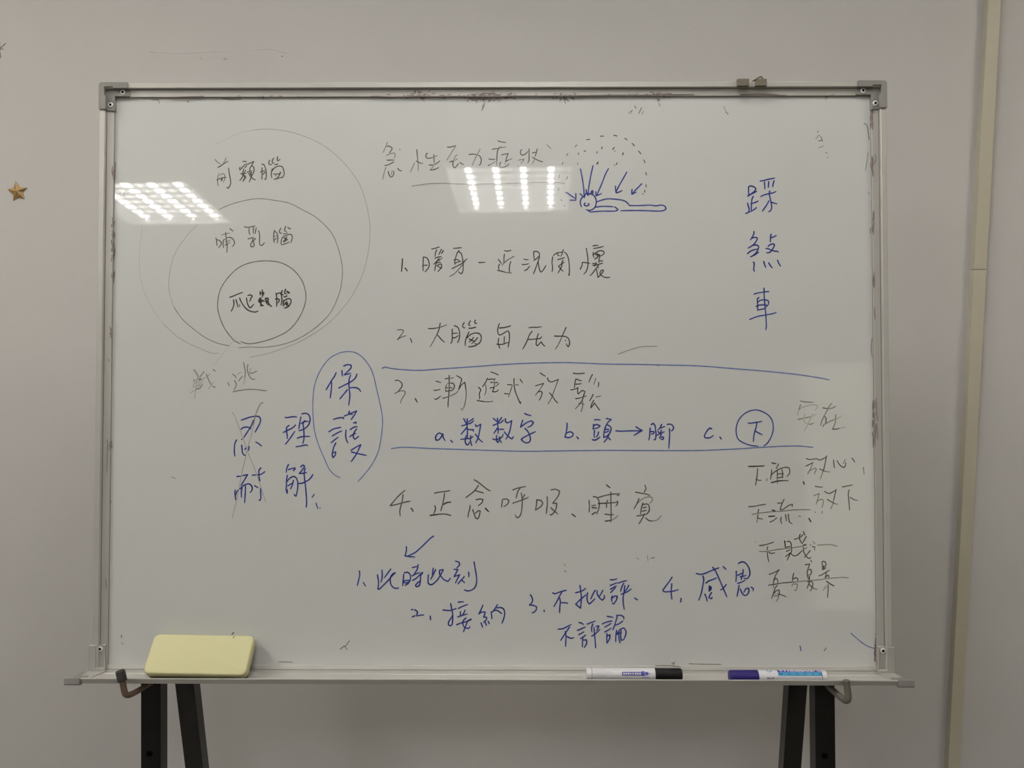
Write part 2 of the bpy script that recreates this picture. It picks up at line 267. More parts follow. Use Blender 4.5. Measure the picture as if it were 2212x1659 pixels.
STROKES = '''
@written_character|black handwritten character 急
F12 -1597 8123 -1617 8062 -1643 8003 -1659 7966
K15 -1601 8062 -1572 8067 -1540 8052 -1519 8032 -1530 8003 -1562 7961
F12 -1610 7918 -1578 7935 -1527 7954 -1495 7959 -1474 7945 -1475 7906 -1494 7873
K15 -1597 7846 -1546 7849 -1491 7849
K15 -1632 7763 -1597 7770 -1545 7792 -1491 7822
F12 -1615 7734 -1635 7679 -1651 7615 -1662 7553
K15 -1577 7673 -1571 7634 -1557 7601 -1535 7585 -1512 7595 -1496 7627 -1492 7676
F12 -1516 7689 -1535 7614
K15 -1434 7721 -1416 7698 -1397 7685 -1374 7681
F12 -1405 8016 -1398 8004
@written_character|black handwritten character 性
K15 -1140 8012 -1137 7957 -1130 7899 -1126 7847
F12 -1124 7847 -1119 7769 -1120 7678
K15 -1146 7834 -1120 7818 -1088 7801 -1050 7798
F12 -1175 7808 -1201 7743 -1239 7659
K15 -979 7957 -998 7934 -1002 7899 -979 7876 -940 7876 -895 7889
F12 -882 7895 -828 7914
K15 -879 7931 -876 7872 -873 7808
K15 -950 7772 -921 7770 -895 7775
K15 -866 7782 -818 7807 -787 7837
F12 -876 7772 -901 7730 -927 7704
K15 -933 7698 -901 7696 -856 7707 -802 7733
@written_character|black handwritten character 壓
K15 -670 8048 -632 8048 -593 8057 -538 8071
F12 -538 8071 -574 8014 -612 7956 -651 7891 -680 7846
F12 -519 7930 -545 7911 -567 7865 -577 7820
K15 -580 7833 -586 7781 -576 7739 -557 7726 -535 7746 -499 7794
K15 -634 7819 -586 7833
F12 -554 7843 -516 7865
K15 -474 7812 -457 7794 -428 7782
@written_character|black handwritten character 力
K15 -338 7933 -296 7939 -251 7937 -219 7930
F12 -166 8017 -193 7968 -225 7904 -257 7839 -289 7761
K15 -196 7923 -167 7904 -151 7871 -151 7819 -164 7781 -183 7764
@written_character|black handwritten character 症
K15 108 8142 148 8130 228 8118
K15 19 8012 64 8021 103 8028
F12 157 8049 174 8040 231 8053
K15 154 8049 122 8033 100 7987 93 7923 90 7845
F12 89 7845 85 7793 81 7735
K15 -33 7863 13 7858 61 7858
K15 -42 7764 -19 7771
F12 -19 7771 19 7793 66 7822
K15 164 7928 212 7939 267 7948
K15 264 7947 251 7916 238 7877 225 7825
K15 225 7825 270 7848
F12 270 7848 322 7867
F12 222 7806 220 7780
K15 151 7812 135 7787 135 7748 164 7730 206 7738 244 7757 280 7786
@written_character|black handwritten character 狀
K15 473 8009 453 7987 451 7954 466 7927 495 7922 534 7944 569 7980
K15 585 8019 585 7954 586 7883 582 7831 565 7802
F12 421 7843 463 7852 508 7857 489 7825 457 7792
F12 417 7750 423 7757
K15 637 7957 682 7966
K15 712 8019 698 7967 678 7902
F12 672 7870 656 7825 630 7782
K15 640 7889 682 7863 733 7837 794 7817
F12 858 8083 887 8054 923 8022
@written_character|black handwritten character 前
F13 -4248 7863 -4217 7827 -4181 7799 -4160 7789
F13 -4079 7887 -4093 7849 -4121 7806
K16 -4204 7741 -4160 7763 -4117 7795 -4082 7817 -4050 7834
F13 -4184 7648 -4201 7602 -4207 7537 -4203 7487 -4196 7451
F13 -4169 7616 -4144 7637 -4123 7645 -4101 7630 -4094 7602 -4097 7559 -4108 7530 -4123 7507
K16 -4215 7543 -4186 7562 -4144 7577 -4101 7584 -4076 7584
K16 -4156 7544 -4133 7566
K16 -4147 7536 -4136 7551 -4142 7560
K16 -4038 7727 -4030 7659 -4017 7594 -4006 7537 -4006 7487 -4018 7451 -4035 7426 -4048 7414 -4064 7433
@written_character|black handwritten character 額
K16 -3821 7830 -3793 7833 -3766 7829
K16 -3860 7743 -3870 7723 -3864 7698 -3842 7723 -3814 7755 -3782 7784 -3760 7798
K16 -3746 7787 -3710 7805 -3678 7819 -3652 7830 -3671 7794 -3692 7751
K16 -3757 7773 -3771 7751 -3785 7736
K16 -3804 7716 -3813 7687 -3823 7637 -3827 7623
K16 -3777 7694 -3795 7658 -3816 7608 -3840 7565 -3865 7535
K16 -3852 7641 -3809 7648 -3766 7645
K16 -3805 7637 -3794 7594 -3787 7572 -3808 7544 -3817 7526
K16 -3771 7580 -3790 7565 -3808 7528
K16 -3830 7626 -3805 7615 -3773 7601 -3771 7583
K16 -3696 7751 -3713 7716 -3709 7680
K16 -3689 7757 -3667 7760 -3649 7737 -3644 7701 -3656 7651 -3677 7615 -3698 7562 -3717 7514
K16 -3752 7665 -3724 7676 -3674 7687
K16 -3730 7637 -3709 7655 -3681 7665 -3716 7615 -3677 7630
K16 -3705 7594 -3680 7615 -3670 7637
K16 -3698 7594 -3673 7572 -3648 7554 -3623 7547
@written_character|black handwritten character 腦
K16 -3525 7787 -3503 7788 -3486 7769 -3467 7715 -3456 7651 -3456 7593 -3466 7549 -3484 7565
K16 -3521 7733 -3524 7665 -3520 7608 -3530 7572 -3516 7556
K16 -3545 7669 -3510 7679 -3478 7692
K16 -3509 7633 -3492 7647 -3475 7665
K16 -3404 7851 -3420 7823 -3418 7794 -3396 7780 -3375 7783
K16 -3346 7880 -3363 7851 -3368 7815 -3354 7801 -3340 7808
K16 -3283 7901 -3292 7865 -3283 7840 -3261 7850 -3246 7865
K16 -3325 7785 -3300 7783 -3281 7795
K16 -3364 7719 -3376 7679 -3380 7622 -3370 7575
K16 -3371 7679 -3346 7715 -3304 7747 -3254 7761 -3214 7751 -3193 7708 -3180 7650 -3188 7607 -3210 7577 -3231 7586
K16 -3344 7636 -3303 7635 -3253 7640 -3235 7665 -3249 7629 -3281 7579 -3323 7556
K16 -3334 7554 -3288 7565 -3238 7580
K16 -3311 7615 -3308 7606
@written_character|black handwritten character 哺
K15 -4224 6650 -4217 6621 -4211 6578 -4205 6528
K15 -4213 6621 -4178 6614 -4142 6585 -4138 6564 -4155 6528 -4182 6496
K15 -4106 6621 -4113 6578 -4114 6535 -4104 6496
F12 -4136 6694 -4093 6707 -4047 6717 -4011 6724
K15 -4075 6732 -4071 6678 -4060 6607 -4050 6535 -4050 6471 -4053 6425
K15 -4050 6653 -4014 6660 -3979 6649 -3950 6614 -3935 6578 -3946 6542 -3970 6515
F12 -4106 6607 -4085 6632 -4067 6632
F12 -4081 6589 -4042 6599 -4003 6614 -3994 6621
F12 -4042 6557 -4021 6571 -4006 6585
K15 -4081 6541 -4056 6550
K15 -4008 6792 -3987 6771 -3957 6755
@written_character|black handwritten character 乳
K15 -3788 6820 -3745 6812 -3695 6817 -3653 6827 -3623 6836
K15 -3713 6795 -3718 6763 -3712 6728 -3701 6699
K15 -3649 6810 -3651 6763 -3650 6717
K15 -3606 6806 -3613 6763 -3622 6713
K15 -3729 6633 -3701 6642 -3669 6650 -3648 6656 -3658 6628 -3661 6606
K15 -3615 6642 -3640 6613 -3672 6585 -3689 6549 -3686 6517 -3661 6510 -3636 6524 -3635 6556 -3651 6592 -3661 6606
K15 -3567 6760 -3556 6720 -3552 6656 -3554 6585 -3547 6542 -3522 6529 -3497 6545 -3478 6576
@written_character|black handwritten character 腦
K15 -3321 6766 -3332 6734 -3335 6677 -3336 6627 -3327 6577
K15 -3314 6749 -3289 6727 -3274 6684 -3272 6627 -3280 6570
F12 -3331 6663 -3310 6677 -3288 6681
K15 -3327 6613 -3306 6631 -3292 6645
K15 -3225 6798 -3245 6766 -3250 6741 -3235 6720 -3214 6726
K15 -3151 6827 -3165 6791 -3170 6770 -3161 6752 -3139 6748
K15 -3119 6813 -3101 6793 -3076 6793
K15 -3189 6709 -3153 6714 -3124 6727
K15 -3203 6649 -3217 6606 -3222 6552
K15 -3203 6656 -3167 6677 -3118 6698 -3075 6706 -3052 6688 -3050 6641 -3060 6606 -3071 6579
K15 -3209 6542 -3159 6556 -3124 6570 -3092 6584
D18 -3177 6584 -3153 6627 -3132 6666
D18 -3174 6649 -3153 6634 -3121 6619
K15 -3185 6606 -3167 6599 -3138 6606
@written_character|black handwritten character 爬
D18 -4002 5735 -3956 5751 -3907 5772 -3857 5793 -3808 5809
D18 -3945 5694 -3938 5651 -3941 5609 -3955 5566 -3979 5520
D18 -3906 5697 -3893 5651 -3884 5616 -3877 5584
D18 -3851 5722 -3835 5680 -3806 5630 -3770 5580 -3720 5537 -3656 5513 -3599 5509 -3569 5523
D18 -3746 5722 -3739 5672 -3724 5623 -3706 5587 -3685 5573 -3664 5591 -3634 5628
D18 -3725 5761 -3694 5772 -3662 5761 -3659 5744 -3682 5722 -3679 5701 -3700 5671
K14 -3852 5623 -3850 5591
@written_character|black handwritten character 蟲
D18 -3538 5822 -3534 5772
D18 -3504 5847 -3500 5793 -3503 5736
D18 -3534 5790 -3509 5804 -3481 5807 -3481 5790 -3495 5761
D20 -3544 5715 -3558 5680 -3543 5651
D20 -3526 5729 -3529 5680 -3522 5608
D20 -3519 5694 -3498 5687 -3473 5672
D20 -3551 5687 -3522 5658 -3497 5679
D20 -3445 5722 -3448 5679 -3430 5637 -3408 5615
D20 -3459 5708 -3416 5722 -3409 5694 -3444 5665
D20 -3529 5605 -3508 5610 -3486 5607
D20 -3522 5630 -3508 5616
D20 -3419 5658 -3398 5633 -3380 5608 -3360 5593
D20 -3434 5679 -3409 5665
@written_character|black handwritten character 腦
D18 -3292 5797 -3283 5736 -3281 5665 -3282 5594
D18 -3289 5779 -3260 5797 -3232 5804 -3211 5772 -3203 5715 -3203 5665 -3216 5615
D18 -3302 5708 -3267 5711 -3242 5701 -3245 5672 -3263 5647
D20 -3200 5836 -3211 5800 -3203 5775 -3182 5773
D20 -3147 5857 -3161 5821 -3157 5790 -3133 5789
D20 -3126 5829 -3111 5804 -3086 5800 -3104 5821
D20 -3168 5742 -3146 5743 -3125 5757
D20 -3174 5686 -3181 5644 -3179 5598
D18 -3167 5679 -3132 5704 -3089 5715 -3062 5697 -3064 5651 -3082 5615 -3117 5591
D20 -3159 5569 -3124 5580 -3089 5600
D20 -3153 5647 -3131 5630 -3110 5615
D20 -3160 5622 -3139 5644 -3125 5672
D20 -3131 5608 -3110 5637 -3124 5651
@drawn_circle|thin black smallest circle around 爬蟲腦
K12 -3935 5071 -3831 5019
K12 -3935 5071 -4076 5253 -4164 5461 -4189 5635 -4151 5844 -4048 6017 -3893 6174 -3702 6264 -3477 6295 -3233 6269 -3041 6165 -2901 5999 -2839 5808 -2847 5634 -2932 5426 -3087 5235 -3311 5114 -3536 5045 -3709 5022 -3831 5054
@drawn_circle|faint grey middle circle
F11 -4004 4990 -4178 5028 -4369 5114 -4562 5253 -4737 5409 -4860 5583
G9 -4860 5583 -4923 5774 -4943 5983 -4902 6262 -4809 6488 -4646 6715 -4525 6837
F11 -4179 7090 -3971 7177 -3710 7241 -3536 7255 -3327 7228 -3101 7184 -2891 7079 -2699 6974 -2524 6817 -2419 6678 -2331 6451 -2278 6190 -2285 5981 -2328 5773 -2447 5513 -2620 5322 -2826 5166 -3051 5053 -3293 4989 -3501 4967 -3692 4972 -3865 4958
@drawn_arc|very faint grey arc of the outermost circle
G10 -4168 4875 -4280 4880 -4455 4950 -4646 5036 -4839 5158 -5014 5323
H8 -5014 5323 -5191 5566 -5315 5809 -5388 6088 -5400 6402 -5361 6820
@drawn_arc|very faint grey arc of the outermost circle
H8 -4241 8097 -4033 8201 -3859 8280 -3684 8315
G10 -3684 8315 -3510 8332 -3336 8326 -3091 8287 -2847 8208 -2637 8111 -2392 7936 -2164 7690 -2006 7445 -1918 7183 -1865 6921 -1855 6712 -1880 6433 -1948 6138 -2068 5860 -2223 5617 -2447 5374 -2671 5201 -2930 5053 -3206 4941 -3448 4863 -3690 4816
@drawn_line|faint grey slanting line below the circles
H8 -4253 4690 -4107 4863 -3901 5114
@dashed_arch|arch of short black dashes over the lying figure
D13 1468 8159 1517 8164
D13 1679 8214 1728 8213
D13 1886 8230 1936 8215
D13 2053 8181 2091 8155
D13 2166 8102 2202 8062
D13 2265 7983 2299 7939
D13 2345 7845 2365 7800
D13 2371 7653 2386 7613
D13 2377 7466 2377 7426
D13 2356 7377 2359 7345
D13 2326 7325 2331 7314
K11 1290 8052 1321 8077
K11 1160 7912 1182 7945
K11 1093 7775 1106 7809
K11 1040 7566 1055 7615
K11 1037 7414 1039 7374
K11 1077 7236 1083 7216
K11 1127 7142 1132 7136
K11 1337 7954 1348 7949 1342 7927
K11 1331 7797 1331 7775
D13 1430 7983 1454 7985
K11 1619 7949 1623 7967 1639 7967
D13 1708 8047 1699 8018
D13 1867 8007 1894 8038
K11 1898 7989 1903 7978
D13 2022 7953 2033 7948 2018 7921
D13 1621 7779 1643 7815 1643 7784
D13 1922 7771 1938 7801
K11 1891 7770 1900 7754
K11 1170 7588 1177 7579 1159 7546
@drawn_arrow|blue hand-drawn arrow
B19 1374 7704 1394 7601 1412 7494 1425 7387 1429 7271
B19 1363 7324 1389 7307 1416 7275 1432 7266 1442 7302 1456 7333
@drawn_arrow|blue hand-drawn arrow
B19 1567 7757 1540 7645 1518 7529 1500 7422 1488 7315
B19 1460 7387 1469 7333 1482 7302 1522 7324 1558 7346
@drawn_arrow|blue hand-drawn arrow
B19 1802 7710 1753 7618 1713 7511 1664 7395 1619 7293
B19 1609 7355 1612 7293 1650 7306 1695 7327
@drawn_arrow|blue hand-drawn arrow
B19 2083 7658 2027 7555 1970 7457 1916 7350
B19 1908 7440 1912 7377 1921 7337 1956 7346 2014 7373
@drawn_arrow|blue hand-drawn arrow
B19 2311 7476 2257 7421 2208 7372 2160 7314
B19 2164 7390 2158 7350 2160 7314 2195 7332 2230 7350
@drawn_arrow|blue hand-drawn arrow
B19 1148 7347 1186 7329 1230 7293 1301 7249
B19 1302 7324 1303 7275 1302 7222
B19 1212 7225 1256 7225 1302 7225
@drawn_figure|blue drawing of a figure lying on its back
B19 1411 7280 1380 7240 1370 7191 1376 7151 1391 7121
B19 1460 7333 1504 7329 1566 7306 1606 7253 1615 7190 1601 7128 1566 7088 1513 7068 1460 7079
B19 1535 7324 1540 7360 1558 7373 1568 7351 1558 7315
B19 1447 7182 1429 7168 1433 7146 1469 7135 1500 7148 1502 7173 1488 7171
B19 1624 7199 1699 7226 1788 7245 1911 7239 2026 7221 2079 7194 2124 7143
B19 2124 7141 2265 7141 2442 7147 2530 7136 2584 7146 2637 7145 2676 7118 2682 7087 2645 7064 2565 7054 2353 7063 2176 7065 1991 7062
B19 1606 7117 1663 7126 1734 7130 1805 7128 1876 7123
B19 1898 7119 1924 7101 1946 7079 1924 7061 1849 7055 1734 7055 1628 7052 1522 7043 1493 7061
@written_character|black handwritten character 1、
D19 -1355 6326 -1358 6262 -1363 6191 -1368 6127
D19 -1314 6184 -1297 6162 -1283 6141
@written_character|black handwritten character 暖
D16 -1035 6351 -1037 6283 -1040 6212 -1038 6141
D16 -1028 6351 -996 6348 -961 6311 -945 6254 -946 6205 -964 6173 -989 6144 -1009 6125
D16 -1046 6219 -1003 6226 -971 6226
D16 -908 6474 -855 6486 -791 6507
D16 -830 6461 -848 6425 -855 6361
D16 -759 6471 -777 6432 -798 6389
D16 -729 6453 -740 6429 -755 6407
D16 -856 6333 -812 6350 -759 6360
K13 -745 6338 -769 6318 -801 6293 -791 6325
D16 -876 6242 -854 6261 -801 6322
D16 -794 6329 -826 6283 -847 6219 -861 6141
D16 -833 6261 -783 6272 -769 6265
D16 -826 6215 -794 6240 -759 6244 -751 6212 -769 6176 -811 6126
D16 -812 6208 -776 6190 -751 6180
@written_character|black handwritten character 身
D16 -573 6485 -515 6489 -451 6496
D16 -486 6450 -514 6418 -532 6368 -546 6318
D16 -490 6432 -458 6411 -440 6361 -429 6297 -425 6226 -425 6162 -436 6112 -454 6092 -496 6123
D16 -564 6307 -528 6315 -493 6304 -482 6290
D16 -553 6304 -553 6268 -551 6236
D16 -546 6258 -500 6275 -457 6290
D16 -592 6172 -542 6201 -479 6233 -436 6258 -397 6297 -365 6325
K13 -387 6304 -436 6233 -500 6155 -563 6091 -631 6052
@written_character|black handwritten character -
D16 -185 6267 -139 6267 -89 6272
@written_character|black handwritten character 近
D16 208 6449 254 6440 309 6455
D16 206 6393 201 6335 201 6273
K13 356 6362 307 6335 237 6291 188 6246 168 6220
D16 307 6280 288 6229 283 6175 283 6113
D16 114 6316 135 6287 161 6255
D16 130 6242 117 6202 126 6158
D16 102 6147 157 6135 228 6115
K13 228 6115 321 6104
@written_character|black handwritten character 況
D16 508 6319 537 6310 571 6313
D16 480 6236 529 6236 577 6248
D16 515 6141 551 6157 595 6211
D16 657 6433 657 6388 666 6317
D16 666 6437 706 6437 741 6410 745 6375 710 6335 657 6295
D16 745 6353 719 6273 688 6184 652 6091
D16 725 6273 732 6219 745 6153 763 6117 794 6139 843 6218
@written_character|black handwritten character 関
D16 946 6352 935 6264 944 6193 937 6126
D16 958 6375 997 6406 1051 6419 1099 6428
D16 1126 6423 1166 6388 1192 6299 1201 6192 1199 6068 1183 6086
D16 1015 6419 1024 6379 1051 6368
D16 1108 6461 1090 6397 1070 6361
D16 1024 6310 1077 6326 1128 6343
D16 1104 6304 1081 6246 1090 6228 1059 6157 1028 6104
D16 1121 6272 1081 6241 1033 6210
D16 1042 6201 1068 6166 1108 6130
@written_character|black handwritten character 懷
D16 1462 6485 1471 6423 1484 6334 1485 6228 1470 6157 1448 6112 1420 6088
D16 1367 6164 1391 6210 1400 6268 1448 6265 1512 6253
D16 1564 6521 1599 6528 1645 6530
D16 1572 6481 1634 6490 1723 6514
D16 1568 6423 1562 6388 1577 6343
D16 1572 6387 1617 6423 1661 6445 1723 6441 1736 6410 1705 6378 1674 6365
D19 1590 6401 1625 6379 1661 6387 1625 6343 1590 6316
D16 1617 6423 1634 6387
D16 1669 6370 1656 6316 1652 6263
D16 1665 6290 1709 6291
D16 1554 6245 1616 6259 1607 6237 1559 6219
D16 1581 6214 1643 6236 1709 6254
D16 1647 6223 1598 6157 1554 6099 1517 6064
K13 1638 6219 1644 6174
D16 1616 6157 1629 6094 1640 6037 1673 6068
D16 1673 6068 1669 6103 1691 6148 1722 6148 1709 6112 1678 6077 1722 6046 1770 6034 1819 6039
@written_character|black handwritten character 2、
K13 -1432 5231 -1383 5240 -1340 5228 -1336 5210 -1368 5160 -1431 5079
K13 -1431 5079 -1389 5111 -1347 5128 -1297 5146
D16 -1233 5104 -1219 5075 -1206 5040
@written_character|black handwritten character 大
D16 -954 5252 -880 5254 -795 5270
K13 -770 5275 -724 5291 -671 5312
D16 -773 5336 -781 5295 -795 5231 -823 5167
K13 -823 5167 -858 5096 -901 5018 -929 4975
D16 -823 5164 -788 5125 -745 5075 -710 5045
@written_character|black handwritten character 腦
D16 -590 5245 -591 5181 -588 5125 -591 5068 -611 5024
D16 -558 5298 -519 5284 -487 5245 -477 5181 -480 5110 -491 5068 -505 5040 -513 5047
D16 -590 5178 -547 5181 -505 5185
D16 -586 5118 -561 5110 -526 5125 -499 5146
D16 -406 5344 -429 5312 -429 5279 -413 5263 -392 5268
D16 -311 5371 -332 5341 -337 5309 -313 5295
D19 -236 5383 -247 5351 -236 5331 -215 5336
D19 -335 5259 -293 5259 -231 5275
D16 -332 5201 -356 5153 -381 5089 -391 5040 -391 4994
D16 -363 5110 -314 5160 -243 5185 -180 5178 -148 5139 -148 5082 -172 5033 -211 5011 -243 5025
D19 -328 5093 -293 5075 -247 5059
D16 -261 5118 -293 5079 -329 5047
D16 -204 5114 -243 5061 -294 5022
D19 -336 4975 -285 4979 -218 4996
@written_character|black handwritten character 與
D16 133 5330 115 5287 105 5231 110 5181 129 5154 161 5160 211 5192 260 5220
D19 133 5263 189 5266 253 5279 302 5296
D16 260 5220 280 5195 285 5124 281 5054 271 5004 266 4969
D16 122 5103 113 5061 119 5004 139 4951
D16 207 5128 205 5075 204 5025
D16 87 5017 140 5008 197 5017 239 5033 267 5041
@written_character|black handwritten character 压
D16 582 5267 642 5272 705 5272 772 5279
D16 631 5211 592 5160 564 5089 529 5011 486 4939
D16 574 5086 634 5090 705 5096 762 5103 776 5131
D16 728 5173 709 5124 698 5068 692 5011 712 4989 740 5018 769 5050 790 5018 825 4983
@written_character|black handwritten character 力
D19 977 5139 1023 5137 1079 5138
D16 1079 5138 1136 5133 1178 5110 1199 5068 1203 5018 1185 4976 1171 4983 1150 5022
D16 1149 5269 1122 5209 1090 5138
K13 1090 5138 1058 5061 1026 4997
K13 1026 4997 984 4937
K13 1139 5078 1143 5062
@written_character|black handwritten character 3、
D15 -1459 4459 -1415 4463 -1369 4431 -1351 4388 -1372 4342 -1411 4297
K12 -1464 4261 -1414 4288 -1358 4304 -1315 4298 -1303 4268 -1329 4219 -1364 4162 -1380 4110
D18 -1151 4182 -1138 4159 -1121 4127
@written_character|black handwritten character 漸
D15 -837 4449 -800 4439 -761 4429
D15 -865 4309 -828 4312 -773 4324
D15 -856 4180 -838 4170 -807 4187 -763 4223
D15 -698 4484 -652 4493
K12 -617 4494 -574 4500
D15 -636 4538 -634 4438 -634 4332 -641 4226 -650 4120 -651 4053
K12 -673 4396 -687 4360 -690 4290
K12 -659 4415 -648 4417
D15 -616 4420 -574 4417 -553 4382 -563 4339 -595 4304 -620 4302
D15 -683 4346 -652 4348
D15 -616 4350 -592 4345
D15 -683 4298 -648 4300
D15 -730 4189 -679 4202 -648 4214
K12 -620 4223 -567 4244 -517 4276 -496 4304
D15 -523 4533 -482 4512 -444 4480 -458 4424 -475 4374 -489 4322
D15 -489 4322 -454 4382 -398 4434 -387 4382 -376 4297
K12 -376 4297 -376 4212 -390 4120 -418 4022
K12 -453 4036 -436 4004
@written_character|black handwritten character 進
D15 1 4590 52 4574 116 4544
D15 -52 4495 -77 4433 -126 4364
K12 -79 4394 -71 4324 -78 4275 -96 4233
D15 -42 4475 13 4481 72 4483
K12 54 4473 57 4404 50 4334
D15 1 4431 37 4428
D15 72 4425 100 4431
K12 126 4418 97 4384 72 4369
D15 -9 4344 42 4356
D15 50 4349 28 4290 62 4285 97 4295 114 4319
D15 -187 4356 -151 4319 -170 4275 -175 4235 -165 4196 -173 4176
D15 -210 4156 -155 4146 -86 4136
K12 -86 4136 -27 4134 38 4144
@written_character|black handwritten character 式
D15 255 4396 324 4394
K12 379 4394 423 4392
D15 354 4488 357 4394 374 4295 404 4216 438 4136 453 4107 456 4136
D15 448 4478 486 4425
K12 329 4384 305 4315 290 4265 270 4206
D15 211 4260 275 4255
@written_character|black handwritten character 放
D15 755 4577 785 4552 834 4527
D15 684 4379 735 4394 809 4416
K12 809 4416 765 4344 720 4285 681 4231
D15 720 4285 765 4295 785 4275 770 4216 740 4158
D15 866 4498 879 4458 923 4438 973 4453 1032 4478
K12 1032 4478 997 4384 963 4295 923 4186 873 4102
D15 898 4270 943 4216 982 4156 1022 4117
@written_character|black handwritten character 鬆
D15 1260 4572 1329 4564 1428 4572
D15 1299 4483 1284 4424 1274 4349
D15 1309 4483 1348 4465 1383 4455
D15 1294 4404 1338 4406 1383 4412
D15 1218 4317 1279 4327 1328 4352
D15 1328 4352 1323 4295 1333 4253 1378 4295 1396 4307 1442 4290
D15 1294 4181 1348 4191 1397 4206
D15 1432 4275 1417 4236 1407 4196 1387 4147 1338 4078
K12 1457 4226 1417 4211
K12 1338 4078 1288 4026
K12 1402 4147 1399 4068 1377 3979
K12 1338 4112 1387 4107 1427 4095
D15 1551 4552 1522 4498 1499 4434
K12 1601 4493 1586 4443 1571 4399
D15 1645 4434 1645 4394 1637 4364
D15 1561 4248 1541 4206 1506 4147
K12 1600 4208 1640 4214 1679 4226
D15 1570 4157 1536 4097 1526 4043 1555 4078 1580 4117 1615 4068 1659 4008
@written_character|blue handwritten character a.
B20 -737 3635 -781 3660 -820 3635 -842 3591 -829 3547 -789 3556 -754 3600 -728 3644 -723 3591 -695 3543
B20 -609 3547 -582 3521
@written_character|blue handwritten character 数
B20 -411 3877 -389 3833 -371 3794
B20 -266 3878 -310 3847 -354 3820
B20 -442 3767 -371 3789 -301 3811 -259 3847
B20 -358 3877 -361 3785 -355 3688 -358 3583
B20 -367 3741 -406 3693 -452 3640
B20 -371 3723 -318 3710 -265 3710 -265 3684
B20 -455 3563 -371 3572 -300 3581 -270 3605 -283 3600
B20 -371 3618 -388 3574 -388 3521 -371 3482 -344 3479 -322 3521
B20 -305 3618 -309 3556 -300 3504 -287 3468
B20 -232 3785 -221 3759 -195 3768 -153 3794
B20 -153 3794 -164 3715 -182 3627 -203 3556 -230 3508
B20 -234 3640 -204 3605 -168 3556 -124 3521
B20 41 3882 69 3856 91 3838
B20 166 3895 140 3856 109 3821
B20 39 3776 105 3803 157 3821 193 3856
B20 104 3882 105 3803 113 3724 112 3653
B20 100 3733 78 3697 47 3653
B20 113 3715 157 3715 201 3717
B20 30 3570 70 3557 131 3574 175 3601 191 3640
B20 91 3623 87 3574 96 3530 114 3517 127 3548
B20 136 3601 140 3557 166 3513
B20 223 3875 228 3829 254 3812 290 3829 320 3847
B20 320 3847 307 3768 290 3689 263 3618 232 3566
B20 209 3675 246 3631 290 3588 325 3570 347 3605
@written_character|blue handwritten character 字
B20 517 3957 554 3940 614 3925
B20 488 3856 470 3803 455 3749 501 3786 562 3825 624 3843 649 3821 624 3777 562 3743
B20 523 3728 562 3689 593 3627 606 3566 589 3522 545 3509 501 3526 466 3561 501 3592 580 3632 681 3680
@written_character|blue handwritten character b.
B20 1162 3811 1163 3760 1150 3672 1130 3601 1181 3588 1242 3610 1258 3645 1225 3676 1181 3672 1154 3654
B20 1313 3601 1335 3573
@written_character|blue handwritten character 頭
B20 1581 3861 1621 3864 1669 3858
B20 1566 3791 1564 3755 1555 3718
B20 1572 3769 1612 3791 1665 3769 1638 3742 1568 3723
B20 1581 3698 1576 3646 1578 3593
B20 1642 3676 1634 3637 1603 3593
B20 1548 3558 1594 3553 1638 3580 1664 3602
B20 1762 3881 1797 3874 1834 3867
B20 1834 3867 1779 3813 1744 3742 1726 3672 1719 3593
B20 1783 3782 1827 3751 1832 3707 1805 3646 1770 3575 1724 3521
B20 1744 3716 1796 3716
B20 1739 3672 1770 3676 1801 3694
B20 1721 3593 1761 3606 1796 3641
B20 1783 3597 1821 3558
@drawn_arrow|blue hand-drawn arrow
B20 1906 3694 1990 3688 2086 3692 2192 3694 2306 3694
B20 2211 3753 2253 3729 2306 3699 2253 3668 2183 3627
@written_character|blue handwritten character 腳
B20 2427 3738 2422 3672 2416 3602 2405 3554
B20 2443 3787 2473 3809 2500 3778 2508 3708 2517 3629 2503 3558 2481 3558
B20 2425 3677 2464 3686 2490 3677 2473 3650 2442 3642
B20 2601 3791 2579 3743 2543 3706
B20 2583 3738 2614 3747 2649 3760
B20 2539 3629 2569 3655 2640 3677
B20 2596 3708 2583 3664
B20 2543 3686 2569 3659 2605 3642
B20 2591 3637 2569 3580
B20 2587 3593 2622 3602 2631 3585 2617 3560 2591 3567
B20 2686 3791 2728 3797 2768 3778 2785 3743 2772 3712 2750 3692
B20 2719 3725 2723 3646 2718 3558 2709 3427
@written_character|blue handwritten character c.
B19 3363 3724 3338 3739 3306 3714 3271 3663 3248 3619 3261 3590 3302 3584 3347 3596 3388 3625
B19 3486 3600 3505 3571
@written_character|blue handwritten character 下
B19 3916 3813 3964 3810 4021 3822 4079 3829 4123 3840
B19 4047 3816 4037 3753 4017 3689 4001 3625 3993 3533
B19 4030 3686 4071 3664 4127 3635
@drawn_circle|blue circle around the character 下
B17 4152 3467 4197 3498 4242 3562 4281 3651 4297 3746 4282 3848 4225 3931 4131 3988 4035 4012 3934 3994 3838 3937 3767 3848 3735 3746 3734 3657 3753 3587 3791 3543 3860 3505 3955 3473 4063 3462
@written_character|black handwritten character 安
F15 4711 4149 4775 4135 4851 4130 4905 4130
F15 4712 4092 4698 4046 4681 4008
G12 4681 4008 4665 3932
G12 4688 4014 4729 4046 4793 4068 4869 4088 4946 4090 4974 4075 4961 4043 4929 4005
F15 4672 3869 4747 3884
F15 4776 3890 4865 3909
G12 4900 3916 4951 3954
G12 4783 3954 4763 3919 4755 3881 4759 3843 4785 3817 4816 3801
F15 4842 3793 4886 3801 4905 3812
G12 4897 3951 4861 3881 4829 3805 4790 3735 4765 3693
@written_character|black handwritten character 在
K17 5053 4043 5117 4035
F15 5145 4030 5199 4043 5244 4069
